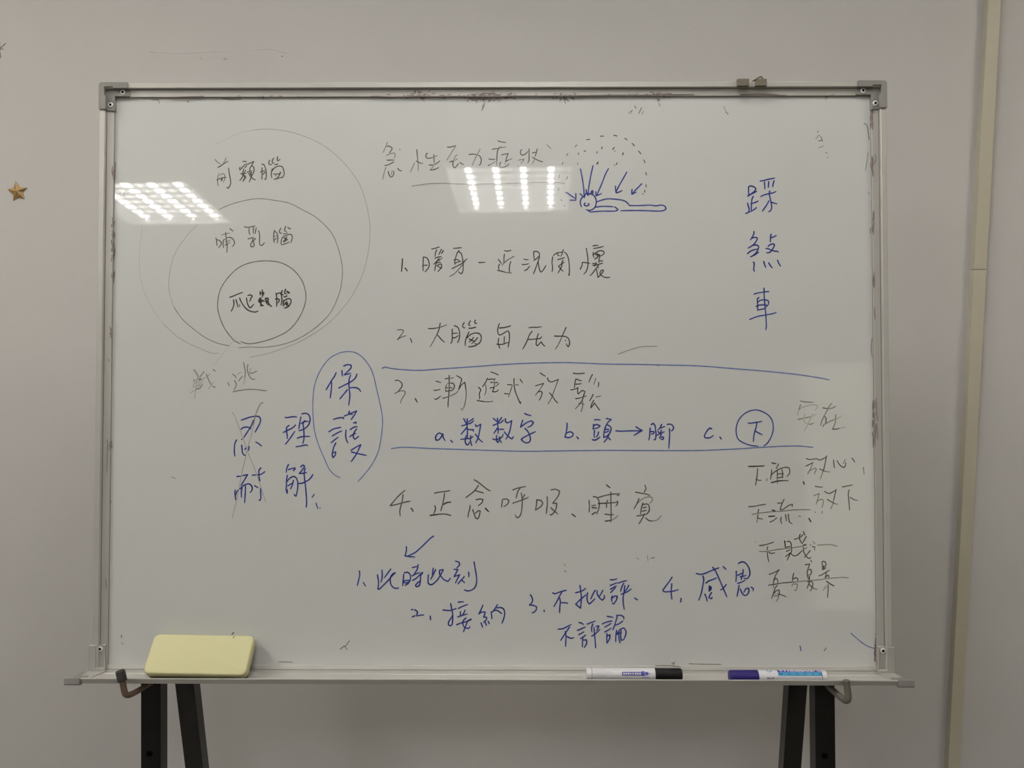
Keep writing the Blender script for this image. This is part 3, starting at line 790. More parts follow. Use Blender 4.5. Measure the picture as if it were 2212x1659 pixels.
F15 5187 4113 5155 4078 5116 4008 5071 3925 5032 3843 5013 3776
K17 5081 3910 5099 3881 5096 3843 5092 3811
F15 5047 3760 5064 3789 5102 3811 5159 3840 5223 3868
G12 5258 3875 5299 3897 5331 3926
F15 5246 3941 5242 3881 5232 3805 5196 3725
K17 5196 3723 5253 3722 5304 3734
G12 5304 3734 5355 3744 5393 3757
@written_character|black handwritten character 下
D19 3917 3154 4026 3157 4153 3163
K16 4052 3120 4047 3042 4038 2963 4020 2867
K16 4029 2961 4069 2945 4108 2945
@written_character|black handwritten character 面
F13 4196 2972 4187 2932
D19 4272 3208 4333 3198
K16 4372 3191 4355 3156 4333 3121
K16 4267 3103 4262 3042 4248 2959
K16 4253 3016 4306 3068 4394 3121 4482 3143 4525 3138 4542 3095 4533 3042 4498 3007
K16 4350 3086 4354 3033 4351 2963
F13 4351 2963 4354 2893
K16 4420 3112 4433 3051 4428 2981
K16 4358 3042 4446 3046
K16 4358 2981 4437 2998
D19 4261 2909 4357 2933 4445 2941
K16 4445 2941 4519 2941
@written_character|black handwritten character ,
D19 4747 2924 4758 2889
@written_character|black handwritten character 放
K16 4793 3274 4833 3261 4885 3263 4947 3274
K16 4954 3272 4973 3257 5008 3253 5052 3275 5091 3296
K16 5100 3314 5082 3226 5064 3139 5041 3069
F13 5037 3069 5023 3016 5001 2968
K16 4784 3160 4841 3187 4894 3216
F13 4894 3216 4867 3147 4840 3091 4809 3034
F13 4818 3069 4875 3108 4928 3130 4945 3112 4927 3077 4914 3038
K16 4996 3117 5050 3093 5089 3079
F13 5089 3079 5146 3069
@written_character|black handwritten character 心
K16 5205 3253 5210 3191 5218 3135
K16 5261 3244 5283 3200 5322 3157 5365 3139 5385 3165 5388 3218
F13 5386 3266 5366 3227 5348 3196
K16 5485 3281 5506 3257 5525 3220
F13 5654 3144 5666 3034
@written_character|black handwritten character 放
K16 4925 2854 4978 2846 5035 2843
K16 5066 2780 5099 2754 5152 2750 5196 2776 5235 2794
K16 5240 2807 5222 2728 5199 2641
F13 5199 2641 5185 2579 5154 2510
F13 4902 2715 4942 2728 4984 2745 4968 2684 4936 2584
F13 4950 2627 4994 2653 5033 2658 5048 2627 5037 2579 5023 2531
K16 5107 2656 5168 2619 5229 2588
F13 5229 2588 5264 2584
F13 4918 2470 4922 2457
F13 5027 2479 5022 2444
@written_character|black handwritten character 下
K16 5338 2846 5406 2859 5485 2875
K16 5436 2800 5424 2737 5431 2650 5437 2562 5440 2497
K16 5455 2689 5501 2658 5544 2645
F13 5544 2645 5566 2641
@written_character|black handwritten character 下
K16 3915 2545 3996 2552 4083 2569 4175 2583
K16 4066 2508 4055 2447
K16 4056 2421 4047 2373 4126 2358
F13 4047 2368 4038 2312
@crossing_out|long thin black crossing-out stroke
F13 3964 2429 4091 2451 4249 2469 4406 2478 4564 2496 4721 2502 4852 2500
@written_character|black handwritten character 流
D19 4271 2495 4310 2484
K16 4355 2598 4407 2603
K16 4453 2659 4429 2613 4407 2561 4391 2500 4424 2500 4477 2535 4530 2570 4578 2583 4573 2544
D19 4218 2399 4310 2404
K16 4235 2315 4283 2334 4340 2378
K16 4406 2386 4397 2343 4412 2290
K16 4472 2426 4484 2330
K16 4515 2435 4519 2369 4532 2312 4571 2291
D19 4825 2369 4855 2319
F13 4672 2404 4699 2397
@written_character|black handwritten character 下
K16 4075 1960 4128 1964 4204 1983 4288 2011
K16 4200 1941 4188 1896
K16 4192 1858 4199 1782 4214 1714
K16 4215 1858 4249 1839 4306 1851
F13 4011 2011 4018 2005
@written_character|black handwritten character 賤
D19 4454 2029 4462 1979 4466 1930
K16 4489 2017 4524 2025 4550 1999 4557 1942 4560 1874 4537 1836 4491 1737
K16 4473 1930 4508 1942 4538 1946
K16 4481 1873 4538 1896
K16 4469 1794 4514 1828 4537 1851
K16 4541 1851 4575 1813 4605 1802 4643 1813 4720 1885
F13 4758 1904 4788 1931
K16 4691 2131 4676 2086 4691 2033 4721 1987
K16 4603 2055 4638 2063 4672 2078
K16 4695 2086 4733 2124
K16 4737 2169 4763 2120
K16 4782 2097 4751 2041 4721 1995
K16 4739 1934 4739 1874 4765 1821 4802 1776 4836 1764 4848 1783
K16 4837 1883 4795 1829 4749 1783
D19 4736 1966 4777 1971
F13 4838 1972 4849 1969
F13 4888 2018 4910 1988
K16 4872 1946 4914 1935
F13 4906 1920 4909 1889
K16 4851 1734 4859 1715
@crossing_out|long thin black crossing-out stroke
F13 4071 1873 4143 1867 4234 1881 4356 1900 4462 1913 4599 1930 4735 1953
F13 4948 1965 5069 1973 5160 1973 5251 1949
@written_character|black handwritten character 憂
K16 4220 1525 4292 1552 4368 1595
K16 4368 1595 4330 1540 4299 1472 4284 1419 4280 1378
K16 4291 1442 4322 1465 4341 1450 4348 1397
F13 4279 1359 4283 1329
K16 4340 1359 4306 1321 4286 1253 4251 1162
K16 4275 1223 4320 1276 4366 1291 4370 1253 4365 1215
K16 4343 1231 4403 1216 4471 1189
F13 4290 1200 4362 1204 4350 1163 4319 1117
@written_character|black handwritten character 勺
K16 4588 1541 4576 1488 4568 1427
K16 4583 1458 4625 1477 4648 1458 4651 1428
F13 4556 1352 4571 1378 4643 1382 4639 1337 4620 1280 4593 1291
@written_character|black handwritten character 夏
K16 4763 1670 4832 1683 4808 1617 4793 1556 4796 1496 4803 1462
K16 4820 1594 4846 1602 4857 1572 4846 1526 4800 1511
D19 4823 1492 4822 1443
K16 4829 1413 4810 1375 4787 1314
K16 4799 1413 4860 1420 4875 1398 4867 1330 4836 1277
K16 4818 1379 4859 1337 4904 1307
F13 4904 1307 4942 1303
@written_character|black handwritten character 暴
K16 5014 1708 5029 1723 5060 1719 5075 1693 5074 1655 5051 1647
K16 5018 1700 5025 1647 5024 1598 5059 1610 5078 1629
K16 5036 1655 5043 1610 5059 1647
K16 4967 1504 5012 1519 5066 1553 5127 1591
K16 5081 1557 5073 1504 5061 1474
K16 5065 1474 5096 1511 5118 1508 5114 1470
D19 5083 1421 5132 1387 5193 1353
F13 5075 1349 5056 1323 5033 1289
K16 5106 1372 5105 1300 5096 1179
@crossing_out|long thin black crossing-out stroke
K16 4207 1362 4291 1375 4397 1393 4519 1405 4610 1412
F13 4610 1412 4731 1424 4875 1436 4989 1447 5103 1466
F13 5103 1466 5217 1474 5330 1482 5414 1474
@written_character|blue handwritten character 踩
B20 4124 7516 4179 7525 4254 7544 4348 7563
B20 4190 7501 4193 7449 4194 7393
B20 4253 7506 4251 7463 4246 7416
B20 4338 7522 4324 7482 4315 7430
B20 3946 7426 3945 7374 3949 7284
B20 3957 7438 3990 7440 4032 7426 4058 7402 4046 7369 4008 7336 3961 7308
B20 3931 7287 3975 7308 4022 7331 4069 7357
B20 4017 7279 3998 7242 3991 7194 3988 7147 3985 7062
B20 3979 7166 4026 7180 4059 7192 4092 7209
B20 3930 7175 3939 7133 3953 7095 3945 7043
B20 3901 7017 3950 7038 4002 7062 4039 7085 4065 7109
B20 4132 7279 4177 7300 4247 7319 4308 7331 4365 7354
B20 4269 7362 4261 7317 4273 7265 4284 7203 4295 7147 4295 7090 4278 7057 4250 7043
B20 4254 7210 4232 7166 4194 7109 4152 7052
B20 4298 7189 4331 7177 4378 7165
@written_character|blue handwritten character 煞
B20 4023 6739 4023 6708 4004 6666 3968 6609
B20 3989 6637 4032 6649 4069 6647 4074 6623 4050 6581 4017 6538 3975 6510 3932 6484
B20 4017 6531 4064 6533 4094 6515 4091 6482 4072 6439 4039 6397 3992 6364
B20 3922 6397 3955 6430 4012 6456 4073 6470
B20 3971 6354 4025 6376 4063 6401 4093 6423
B20 4287 6698 4278 6670 4275 6623 4272 6580
B20 4280 6646 4317 6653 4364 6677
B20 4237 6512 4274 6540 4312 6550 4335 6540 4330 6510 4302 6463 4269 6425 4236 6411 4213 6415
B20 4208 6479 4246 6472 4288 6453 4339 6437 4372 6437 4395 6425
B20 4013 6270 4024 6251 4022 6204 4014 6152 4028 6128
B20 4170 6279 4183 6232 4199 6187
B20 4247 6258 4272 6213 4300 6182
B20 4380 6298 4399 6250 4426 6208
@written_character|blue handwritten character 車
B18 4171 5870 4173 5771 4177 5677 4183 5583 4194 5489 4200 5372 4202 5278 4192 5233
B18 4019 5780 4073 5797 4157 5809 4194 5816 4250 5817
B18 4091 5726 4070 5710 4069 5654 4073 5592 4073 5531
B18 4074 5658 4109 5682 4147 5691 4193 5691 4231 5682 4242 5653 4235 5621 4207 5588
B18 4048 5588 4081 5609 4132 5614 4179 5616 4207 5609 4204 5588
B18 4071 5534 4118 5546 4164 5553 4193 5569
B18 3951 5391 4004 5414 4070 5438 4140 5452 4210 5463 4281 5475 4356 5498
@written_character|black handwritten character 戰
F15 -4544 4622 -4508 4580 -4475 4516
F15 -4388 4594 -4416 4555 -4451 4513
G12 -4482 4509 -4499 4425 -4509 4333 -4522 4263 -4526 4182
F15 -4542 4467 -4536 4446
G12 -4535 4453 -4500 4467
F15 -4468 4481 -4436 4485 -4440 4467 -4464 4460
G12 -4443 4467 -4394 4488 -4355 4506
G12 -4513 4428 -4541 4411 -4552 4358 -4516 4365
G12 -4482 4432 -4450 4425 -4442 4404 -4488 4375 -4449 4379
G12 -4415 4456 -4422 4432
G12 -4589 4266 -4561 4294 -4516 4312
F15 -4498 4325 -4442 4347 -4411 4404
F15 -4352 4555 -4330 4502 -4302 4439 -4273 4390
G12 -4324 4527 -4296 4562
G12 -4245 4435 -4276 4383 -4318 4325
F15 -4247 4626 -4215 4602
F15 -4255 4372 -4216 4354
@written_character|black handwritten character 逃
F15 -4019 4425 -3997 4379
F15 -3949 4555 -3907 4527 -3896 4495
F15 -3920 4460 -3892 4411 -3895 4369 -3930 4312
G12 -3879 4548 -3851 4573 -3812 4583
F15 -3853 4453 -3829 4488 -3797 4524
F15 -3781 4732 -3765 4658 -3755 4580 -3762 4495
G12 -3762 4495 -3768 4439 -3786 4397
F15 -3714 4703 -3724 4643 -3709 4566 -3674 4502 -3638 4474 -3606 4481
G12 -3661 4650 -3685 4615 -3688 4583
F15 -3688 4576 -3660 4567 -3618 4584 -3576 4603
F15 -3940 4285 -3863 4302 -3757 4318 -3651 4323 -3545 4316 -3460 4302 -3425 4304
@written_character|blue handwritten character 忍
B20 -3808 3854 -3744 3876 -3667 3902 -3577 3913 -3532 3902 -3513 3863 -3525 3806 -3557 3742 -3598 3669
B20 -3625 3851 -3653 3774 -3691 3710 -3767 3592
B20 -3813 3713 -3781 3739 -3730 3748 -3678 3739 -3659 3720
B20 -3879 3550 -3901 3512 -3912 3436 -3912 3365 -3902 3305
B20 -3801 3471 -3794 3410 -3784 3346 -3758 3316 -3739 3320
B20 -3749 3407 -3737 3429
B20 -3686 3449 -3694 3394
B20 -3584 3519 -3536 3493 -3497 3458
B16 -3804 3560 -3792 3566
@written_character|blue handwritten character 理
B20 -3139 3894 -3097 3892 -3039 3905 -2962 3903
B20 -3077 3774 -3112 3749 -3118 3691 -3104 3615 -3104 3570
B20 -3166 3666 -3102 3698 -3025 3736 -2978 3781
B20 -3129 3490 -3075 3557 -3031 3621 -2990 3682
B20 -2898 3902 -2911 3838 -2920 3781 -2929 3720
B20 -2883 3947 -2835 3960 -2783 3940 -2758 3889 -2764 3819 -2795 3762 -2852 3717 -2926 3691
B20 -2895 3800 -2847 3832 -2786 3835
B20 -2840 3845 -2863 3806 -2856 3743 -2849 3647 -2851 3551 -2867 3500
B20 -2951 3577 -2896 3599 -2832 3605 -2762 3605
B20 -2969 3449 -2908 3456 -2851 3471 -2800 3475 -2793 3462
@written_character|blue handwritten character 耐
B20 -3869 2994 -3799 3001
B20 -3778 3009 -3704 3025
B20 -3708 3023 -3742 2963 -3805 2858
B20 -3892 2788 -3899 2753 -3891 2690 -3886 2641
B20 -3888 2711 -3867 2767 -3846 2788
B20 -3822 2805 -3776 2851 -3720 2879 -3671 2879 -3636 2837 -3639 2781 -3667 2750
B20 -3790 2823 -3800 2760 -3796 2676
B20 -3738 2851 -3740 2746 -3748 2596
B20 -3634 3014 -3584 3018
B20 -3553 3021 -3496 3030 -3444 3068
B20 -3504 3126 -3532 3096 -3532 3026 -3528 2970 -3517 2928
B20 -3597 2855 -3548 2827
B20 -3505 2816 -3503 2739 -3501 2662 -3514 2631 -3528 2638
@written_character|blue handwritten character 解
B20 -3082 3177 -3107 3125 -3117 3058
B20 -3085 3100 -3040 3114 -2980 3125 -2990 3100 -3008 3083
B20 -3099 3013 -3109 2950 -3112 2866 -3115 2796 -3100 2743 -3097 2796
B20 -3102 2922 -3060 2971 -3004 2997 -2961 2971 -2940 2908 -2939 2824 -2953 2740 -2966 2696 -2995 2722
B20 -3091 2852 -3045 2880 -3007 2904
B20 -3007 2936 -3017 2880 -3048 2806
B20 -2896 3142 -2864 3171 -2836 3157 -2864 3104 -2916 3041 -2863 3044 -2804 3055
B20 -2829 3122 -2842 3048 -2835 2957 -2820 2838 -2809 2726 -2801 2607 -2809 2530
B20 -2926 2890 -2869 2894 -2813 2922 -2757 2957 -2709 3027
B16 -2720 2677 -2686 2726
B16 -2658 2590 -2642 2541 -2628 2506
B16 -2600 2518 -2596 2515
@crossing_out|long thin black crossing-out stroke
F13 -3477 4122 -3509 4113 -3546 4049 -3578 3972 -3603 3889 -3624 3768
G11 -3624 3768 -3652 3627 -3689 3500 -3720 3385 -3751 3232
G11 -3751 3232 -3782 3104 -3819 2913 -3855 2703 -3898 2519 -3935 2366
@crossing_out|long thin black crossing-out stroke
G11 -3946 3969 -3911 3914 -3878 3831 -3839 3729 -3786 3589
G11 -3786 3589 -3740 3461 -3688 3321 -3623 3168 -3564 3015 -3524 2895 -3479 2761 -3426 2608
@written_character|blue handwritten character 保
B20 -2364 4578 -2390 4520 -2434 4456 -2516 4315
B20 -2440 4456 -2431 4405 -2439 4290 -2452 4190
B20 -2275 4610 -2268 4527
B20 -2246 4680 -2192 4702 -2134 4693 -2134 4655 -2191 4591 -2240 4546 -2191 4556 -2140 4569
B20 -2321 4344 -2241 4386 -2152 4431 -2076 4488 -2044 4559
B20 -2140 4539 -2163 4482 -2165 4367 -2151 4226 -2169 4083
B20 -2190 4318 -2304 4177
B20 -2145 4348 -2062 4351 -2011 4328 -1985 4290
@written_character|blue handwritten character 護
B20 -2399 3866 -2328 3887 -2245 3894 -2245 3871
B20 -2233 3917 -2150 3951 -2047 3994 -2073 3945 -2130 3862
B20 -2156 3990 -2169 3964 -2137 3945 -2111 3942
B20 -2091 3811 -2053 3824 -2059 3802
B20 -2468 3677 -2391 3722 -2287 3743
B20 -2416 3613 -2340 3658 -2273 3690
B20 -2431 3511 -2378 3556 -2327 3594
B20 -2362 3505 -2396 3435 -2417 3320 -2402 3282 -2370 3320 -2364 3371 -2396 3358
B20 -2206 3702 -2212 3626 -2199 3549 -2175 3505
B20 -2142 3709 -2085 3747 -2036 3754
B20 -2046 3722 -2084 3664 -2097 3594 -2071 3562 -2013 3607
B20 -2148 3603 -2109 3632 -2058 3652
B20 -2127 3397 -2057 3441 -1981 3480 -2006 3422 -2057 3320 -2127 3221
B20 -2123 3371 -2031 3346 -1897 3318
@drawn_oval|thin blue tall oval open at the bottom
V13 -2298 2979 -2387 3027 -2465 3116 -2542 3282 -2633 3498 -2692 3715 -2715 3970 -2714 4200 -2690 4392 -2614 4597 -2487 4776 -2334 4872 -2180 4902 -2039 4872 -1910 4757 -1807 4584 -1742 4328 -1677 4047 -1650 3843 -1668 3614 -1712 3384 -1801 3193 -1915 3040 -2023 2916
@written_character|black handwritten character 4、
K18 -1305 2784 -1365 2737 -1444 2657 -1527 2554 -1460 2566 -1364 2590
K18 -1340 2598 -1277 2614 -1225 2622
K18 -1333 2721 -1344 2633 -1364 2554 -1381 2475 -1375 2399
D20 -1209 2515 -1189 2491 -1177 2463
@written_character|black handwritten character 正
K18 -851 2745 -775 2761 -688 2771 -620 2783
K18 -703 2741 -711 2666 -731 2571 -759 2476
D20 -715 2575 -663 2603 -604 2609
K18 -850 2555 -838 2523 -846 2475 -866 2432
D20 -918 2408 -854 2416 -774 2428
K18 -774 2428 -679 2428 -631 2412 -603 2408
@written_character|black handwritten character 念
K18 -250 2948 -202 2920 -130 2865 -59 2809 -7 2779
K18 -186 2865 -234 2793 -297 2738 -377 2678
K18 -226 2782 -170 2766 -110 2748
K18 -222 2644 -170 2657 -118 2651 -130 2603 -186 2557
K18 -309 2559 -321 2492 -337 2436 -346 2381
K18 -273 2496 -249 2429 -225 2365 -197 2357 -174 2397 -158 2476 -186 2480 -233 2437
D20 -78 2516 -30 2465
@written_character|black handwritten character 呼
K17 178 2647 172 2582 166 2529
K17 184 2653 237 2659 278 2635 260 2582 201 2541
K17 337 2794 413 2823 531 2847
K17 454 2829 413 2770 387 2671
K17 337 2594 425 2624 507 2653 576 2686
K17 466 2747 478 2665 478 2559 466 2454 437 2389 401 2371 372 2418
K17 519 2723 478 2659
@written_character|black handwritten character 吸、
K17 701 2647 696 2571 681 2489
K17 707 2642 766 2636 792 2601 766 2548 681 2489
K17 858 2691 863 2595 854 2513 848 2436
K17 919 2797 990 2806 1049 2777 1025 2701 943 2595
K17 943 2595 1001 2595 1001 2536 972 2466 919 2413 901 2425
K17 917 2525 954 2489 1022 2431
D19 1236 2431 1289 2390
@written_character|black handwritten character 睡
K17 1495 2637 1501 2549 1495 2461
K17 1560 2695 1601 2690 1642 2643 1648 2537 1613 2432
K17 1536 2555 1601 2566
D19 1542 2528 1613 2523
D19 1542 2426 1601 2461
K17 1625 2678 1719 2707 1837 2731 1954 2739 1948 2719 1919 2711
D19 1636 2590 1778 2598
K17 1778 2598 1924 2608
K17 1778 2643 1760 2596 1760 2528
K17 1924 2629 1928 2584 1901 2552
K17 1825 2762 1827 2596 1830 2444 1824 2309
D19 1761 2872 1813 2831
K17 1736 2432 1801 2420 1871 2423
D19 1742 2324 1836 2338
F13 1836 2338 1894 2373 1936 2409
@written_character|black handwritten character 覺
K17 2342 2869 2360 2819 2330 2761
K17 2201 2763 2283 2749 2377 2731 2418 2714
K17 2254 2667 2224 2596 2177 2508
F13 2224 2585 2295 2655 2377 2690 2448 2685 2459 2644 2412 2591
K17 2312 2602 2288 2514 2276 2432
K17 2306 2573 2377 2585 2406 2550 2406 2479 2370 2433
K17 2312 2526 2365 2538
K17 2300 2474 2365 2489
K17 2223 2403 2294 2415 2364 2433
K17 2335 2433 2300 2362 2252 2283
K17 2352 2374 2405 2333 2470 2327
F13 2470 2327 2540 2351 2587 2409
@written_character|blue handwritten character 1、
B20 -1992 1564 -1987 1502 -2004 1422 -2022 1347
B20 -1930 1391 -1897 1338
@drawn_arrow|blue hand-drawn arrow
B20 -867 2093 -915 2062 -995 1982 -1084 1897 -1155 1840 -1249 1797
B20 -1279 1933 -1280 1866 -1300 1795 -1235 1785 -1151 1778
@written_character|blue handwritten character 此
B20 -1717 1507 -1706 1440 -1701 1370 -1710 1294 -1688 1290 -1626 1352 -1555 1423 -1484 1503 -1444 1538
B20 -1649 1578 -1644 1511 -1648 1449 -1664 1396
B20 -1515 1596 -1564 1529 -1613 1463
B20 -1462 1538 -1510 1494 -1523 1414 -1501 1343 -1447 1304 -1394 1310
@written_character|blue handwritten character 時
B20 -1319 1516 -1323 1450 -1336 1344
B20 -1310 1538 -1261 1547 -1221 1512 -1216 1450 -1252 1379 -1301 1348
B20 -1332 1410 -1279 1423 -1216 1425
B20 -1327 1397 -1287 1384 -1225 1406
B20 -1186 1618 -1119 1634
B20 -1101 1664 -1110 1601 -1145 1539 -1168 1503
B20 -1190 1493 -1136 1521 -1074 1543
B20 -1181 1425 -1136 1450 -1083 1499 -1034 1548
B20 -1030 1539 -1061 1495 -1065 1415 -1083 1344 -1123 1326 -1140 1348 -1109 1388 -1074 1415
@written_character|blue handwritten character 此
B20 -945 1508 -949 1442 -945 1380 -913 1358 -860 1380 -798 1442 -771 1491
B20 -870 1610 -878 1548 -883 1486
B20 -834 1588 -869 1513 -909 1442
B20 -718 1588 -772 1579 -776 1530 -745 1477 -700 1433 -647 1411 -607 1460
B20 -718 1584 -745 1531 -771 1486
@written_character|blue handwritten character 刻
B20 -532 1717 -478 1699 -469 1664 -514 1611
B20 -554 1593 -496 1588 -522 1540 -553 1482 -505 1500 -469 1509 -496 1460 -533 1385
B20 -398 1482 -442 1434 -495 1372
B20 -442 1434 -415 1412 -393 1390
B20 -334 1549 -328 1514 -331 1478
B20 -251 1704 -233 1602 -215 1496 -211 1399 -237 1319 -291 1279 -348 1266 -397 1284
@written_character|blue handwritten character 2.
B20 -1202 982 -1179 987
B20 -1152 983 -1118 964 -1106 938 -1125 900
B20 -1186 873 -1148 891
B20 -1118 889 -1064 900 -1011 904
B20 -913 885 -908 832
@written_character|blue handwritten character 接
B20 -722 980 -661 973 -600 973 -523 1001
B20 -604 1075 -588 992 -573 916 -573 833 -584 758 -611 739 -637 757 -634 803 -599 856 -577 894
B20 -489 1097 -455 1102 -409 1102
B20 -485 1003 -425 1034 -348 1064
B20 -455 954 -455 901
B20 -386 977 -402 939 -432 894
B20 -497 875 -440 894 -352 921
B20 -512 758 -447 784 -371 803 -295 834
B20 -371 860 -413 818 -420 773 -409 735
B20 -291 841 -340 819 -378 735 -409 652
B20 -397 724 -363 705 -333 701 -310 728
@written_character|blue handwritten character 納
B20 -116 1053 -143 985 -177 921
B20 -177 921 -135 948 -82 951 -89 910 -104 872 -59 872 -59 842 -104 796
B20 -142 785 -131 751 -119 719
B20 -82 796 -62 751
B20 -36 812 -19 775
B20 10 952 16 902 21 850
B20 105 1061 78 1016 40 963 13 940
B20 93 1012 154 1018 200 994 215 926 200 850 173 780
B20 55 971 93 978 139 952 171 927
@written_character|blue handwritten character 3.
B20 605 1210 631 1167 635 1108 590 1056 648 1052 699 1031 695 989 661 950 629 939
B20 811 980 815 957
@written_character|blue handwritten character 不
B20 944 1240 973 1226 1059 1257 1149 1281
B20 1085 1262 1042 1185 999 1100 960 1033
B20 1046 1164 1059 1108 1050 1032 1046 940
B20 1076 1091 1127 1093 1170 1085
@written_character|blue handwritten character 批
B20 1290 1243 1350 1258 1401 1279 1440 1309
B20 1355 1352 1367 1271 1376 1169 1371 1084 1363 1011 1337 1032 1290 1071 1350 1130 1444 1211
B20 1470 1241 1461 1169 1474 1101 1499 1074 1529 1101 1581 1152
B20 1585 1280 1555 1229 1517 1148
B20 1615 1275 1615 1229 1649 1169 1692 1131 1726 1169 1722 1203
B20 1701 1280 1675 1229 1649 1190
@written_character|blue handwritten character 評、
B20 1817 1440 1864 1438 1915 1455
B20 1812 1352 1864 1374 1915 1395
B20 1816 1297 1864 1323 1906 1348
B20 1821 1246 1855 1284 1893 1319
B20 1842 1195 1833 1153 1842 1106
B20 1846 1161 1880 1195 1919 1191 1906 1136 1863 1072 1846 1085
B20 1932 1387 1984 1408 2061 1427
B20 2018 1387 1988 1331 1970 1263
B20 2035 1349 2022 1255 2008 1170 2012 1068 2025 993
B20 2095 1357 2069 1306 2030 1259
B20 1979 1221 2034 1242 2086 1268 2133 1302
B20 2179 1166 2224 1138
@written_character|blue handwritten character 不
B20 1023 696 1093 701 1153 730 1221 765
B20 1195 726 1161 675 1110 599 1063 526
B20 1131 658 1144 590 1140 514 1137 437
B20 1165 582 1212 558 1263 569
@written_character|blue handwritten character 評
B20 1341 795 1375 788 1409 767
B20 1315 676 1375 701 1435 728
B20 1336 612 1375 633 1413 655
B20 1364 553 1400 574 1439 608
B20 1396 578 1392 506 1390 430
B20 1409 531 1451 536 1456 481 1417 417
B20 1465 771 1520 795 1584 816
B20 1550 774 1529 710 1535 655
B20 1567 719 1575 617 1584 515 1592 415
B20 1597 736 1640 744 1623 702 1605 672
B20 1533 591 1597 634 1657 693
@written_character|blue handwritten character 論
B20 1691 774 1760 804 1841 819
B20 1730 727 1777 753 1824 783
B20 1729 653 1776 677 1826 711
B20 1763 630 1759 566 1761 490
B20 1768 592 1806 613 1806 566 1776 507 1763 486
B20 1768 889 1858 874
B20 1918 889 1896 813 1879 753 1853 687
B20 1905 902 1965 906 2012 885 2020 851
B20 1896 758 1948 779 2003 820
B20 1909 677 1896 592 1894 509
B20 1913 617 1964 694 2016 715 2050 669 2041 601 2015 541
B20 1939 651 1943 558 1960 489
B20 1977 677 1968 609 1977 529 2015 541
B20 1930 626 1981 647
@written_character|blue handwritten character 4.
B20 2750 1481 2705 1412 2654 1346 2608 1281 2631 1261 2712 1263 2784 1274 2843 1294
B20 2745 1379 2737 1296 2737 1223 2747 1149
B20 2880 1162 2889 1144 2875 1108
@written_character|blue handwritten character 感
B20 3117 1537 3164 1525 3230 1532 3317 1569 3390 1598 3459 1623
B20 3215 1499 3229 1449 3214 1355 3192 1246 3151 1133
B20 3262 1394 3302 1424 3360 1445 3419 1471
B20 3365 1630 3412 1565 3455 1471 3505 1355 3548 1254 3577 1185
B20 3567 1370 3534 1326 3505 1297 3482 1291
B20 3525 1641 3565 1602
B20 3312 1351 3308 1268
B20 3312 1340 3341 1333 3338 1297 3305 1268
B20 3320 1333 3323 1286
B20 3243 1224 3264 1181 3277 1119
B20 3346 1250 3319 1210 3304 1170 3344 1156 3355 1181
@written_character|blue handwritten character 恩
B20 3721 1569 3721 1500 3715 1417
B20 3755 1689 3798 1711 3849 1704 3900 1646 3925 1573 3921 1508 3884 1461 3837 1464
B20 3743 1508 3790 1533 3826 1548
B20 3825 1595 3819 1530 3793 1446
B20 3782 1486 3826 1497 3870 1508
B20 3742 1390 3796 1406 3851 1434
B20 3763 1359 3748 1283 3731 1193
B20 3781 1305 3803 1247 3842 1207 3890 1225 3912 1276 3905 1316 3869 1312 3832 1254
B20 3945 1331 3978 1312 3974 1278
@drawn_line|long thin blue line above line 3
V15 -1658 4645 -1610 4666 -1529 4645 -1385 4630 -1097 4614 -810 4634 -330 4666 149 4702 629 4725 1107 4733 1427 4725 1765 4712 2224 4706 2702 4696 3180 4682 3657 4645 4134 4607 4579 4562 4817 4531 5039 4495 5150 4470
@drawn_line|long thin blue line below line 3
V15 -1512 3421 -1397 3437 -1253 3441 -966 3426 -487 3410 -9 3395 469 3382 947 3387 1424 3394 1762 3398 2537 3395 3173 3397 3649 3416 4126 3445 4443 3462 4681 3465 4824 3452 4895 3446
@ink_speck|small black ink specks and leftover dashes
K11 -4684 8752 -4670 8774
K11 2208 8680 2229 8644
K11 2272 8565 2315 8658
F9 2115 8565 2172 8616 2144 8558
F9 2343 8601 2314 8551
F9 3572 8670 3607 8598 3635 8541
F9 3593 8584 3649 8555
K11 5008 8266 5015 8287
F9 4979 8166 5022 8223 5071 8187
K11 5021 8130 5070 8144
K11 5064 8187 5084 8123
K11 5132 7958 5146 7944
K11 5153 7880 5160 7873
F9 5098 8058 5020 8023
K11 5717 8401 5759 8379 5779 8293 5792 8150
F9 5776 7950 5753 7793 5731 7665
F9 5770 7344 5791 7308
F9 -5790 2621 -5817 2495 -5829 2354
F9 2213 1770 2248 1749
K11 2431 1764 2487 1778
F9 2375 1806 2388 1722
K11 -2277 388 -2214 436 -2172 381
K11 -2137 513 -2200 430
F9 -4873 2989 -4802 2960
F9 1112 1678 1133 1650
K11 1126 1573 1140 1559
K11 5036 377 5071 426
F9 -5777 7288 -5706 7338 -5690 7252 -5621 7395
F9 1942 4862 2259 4968 2542 4982
F9 -1213 7446 -857 7489 -359 7474 281 7487 920 7501 1133 7486
D13 -3925 600 -3897 635
K11 -3931 537 -3924 544
K11 -5609 589 -5602 547
F9 -5608 477 -5579 449
F9 2540 4685 2562 4685
@ink_speck|small faint blue leftover marks at lower right
B15 4674 453 4687 377
V12 5443 642 5526 573 5609 504 5699 448 5803 414
@ink_stain|purple-brown ink stains along the frame edges
P13 -1853 8824 -1718 8824 -1582 8817 -1402 8819 -1177 8823 -907 8822 -637 8822 -457 8823 -142 8820 128 8820 307 8829 577 8828 847 8827 1183 8827
K11 1183 8831 1520 8830 1969 8836 2350 8833 2642 8842 3117 8841
@ink_stain|purple-brown ink stains along the frame edges
P14 -4955 8817 -4705 8824 -4419 8831
P14 -4133 8808 -3991 8794 -3848 8801
P10 -5240 8789 -5133 8789 -5118 8732
P14 3825 8834 3896 8841 4179 8847 4391 8840
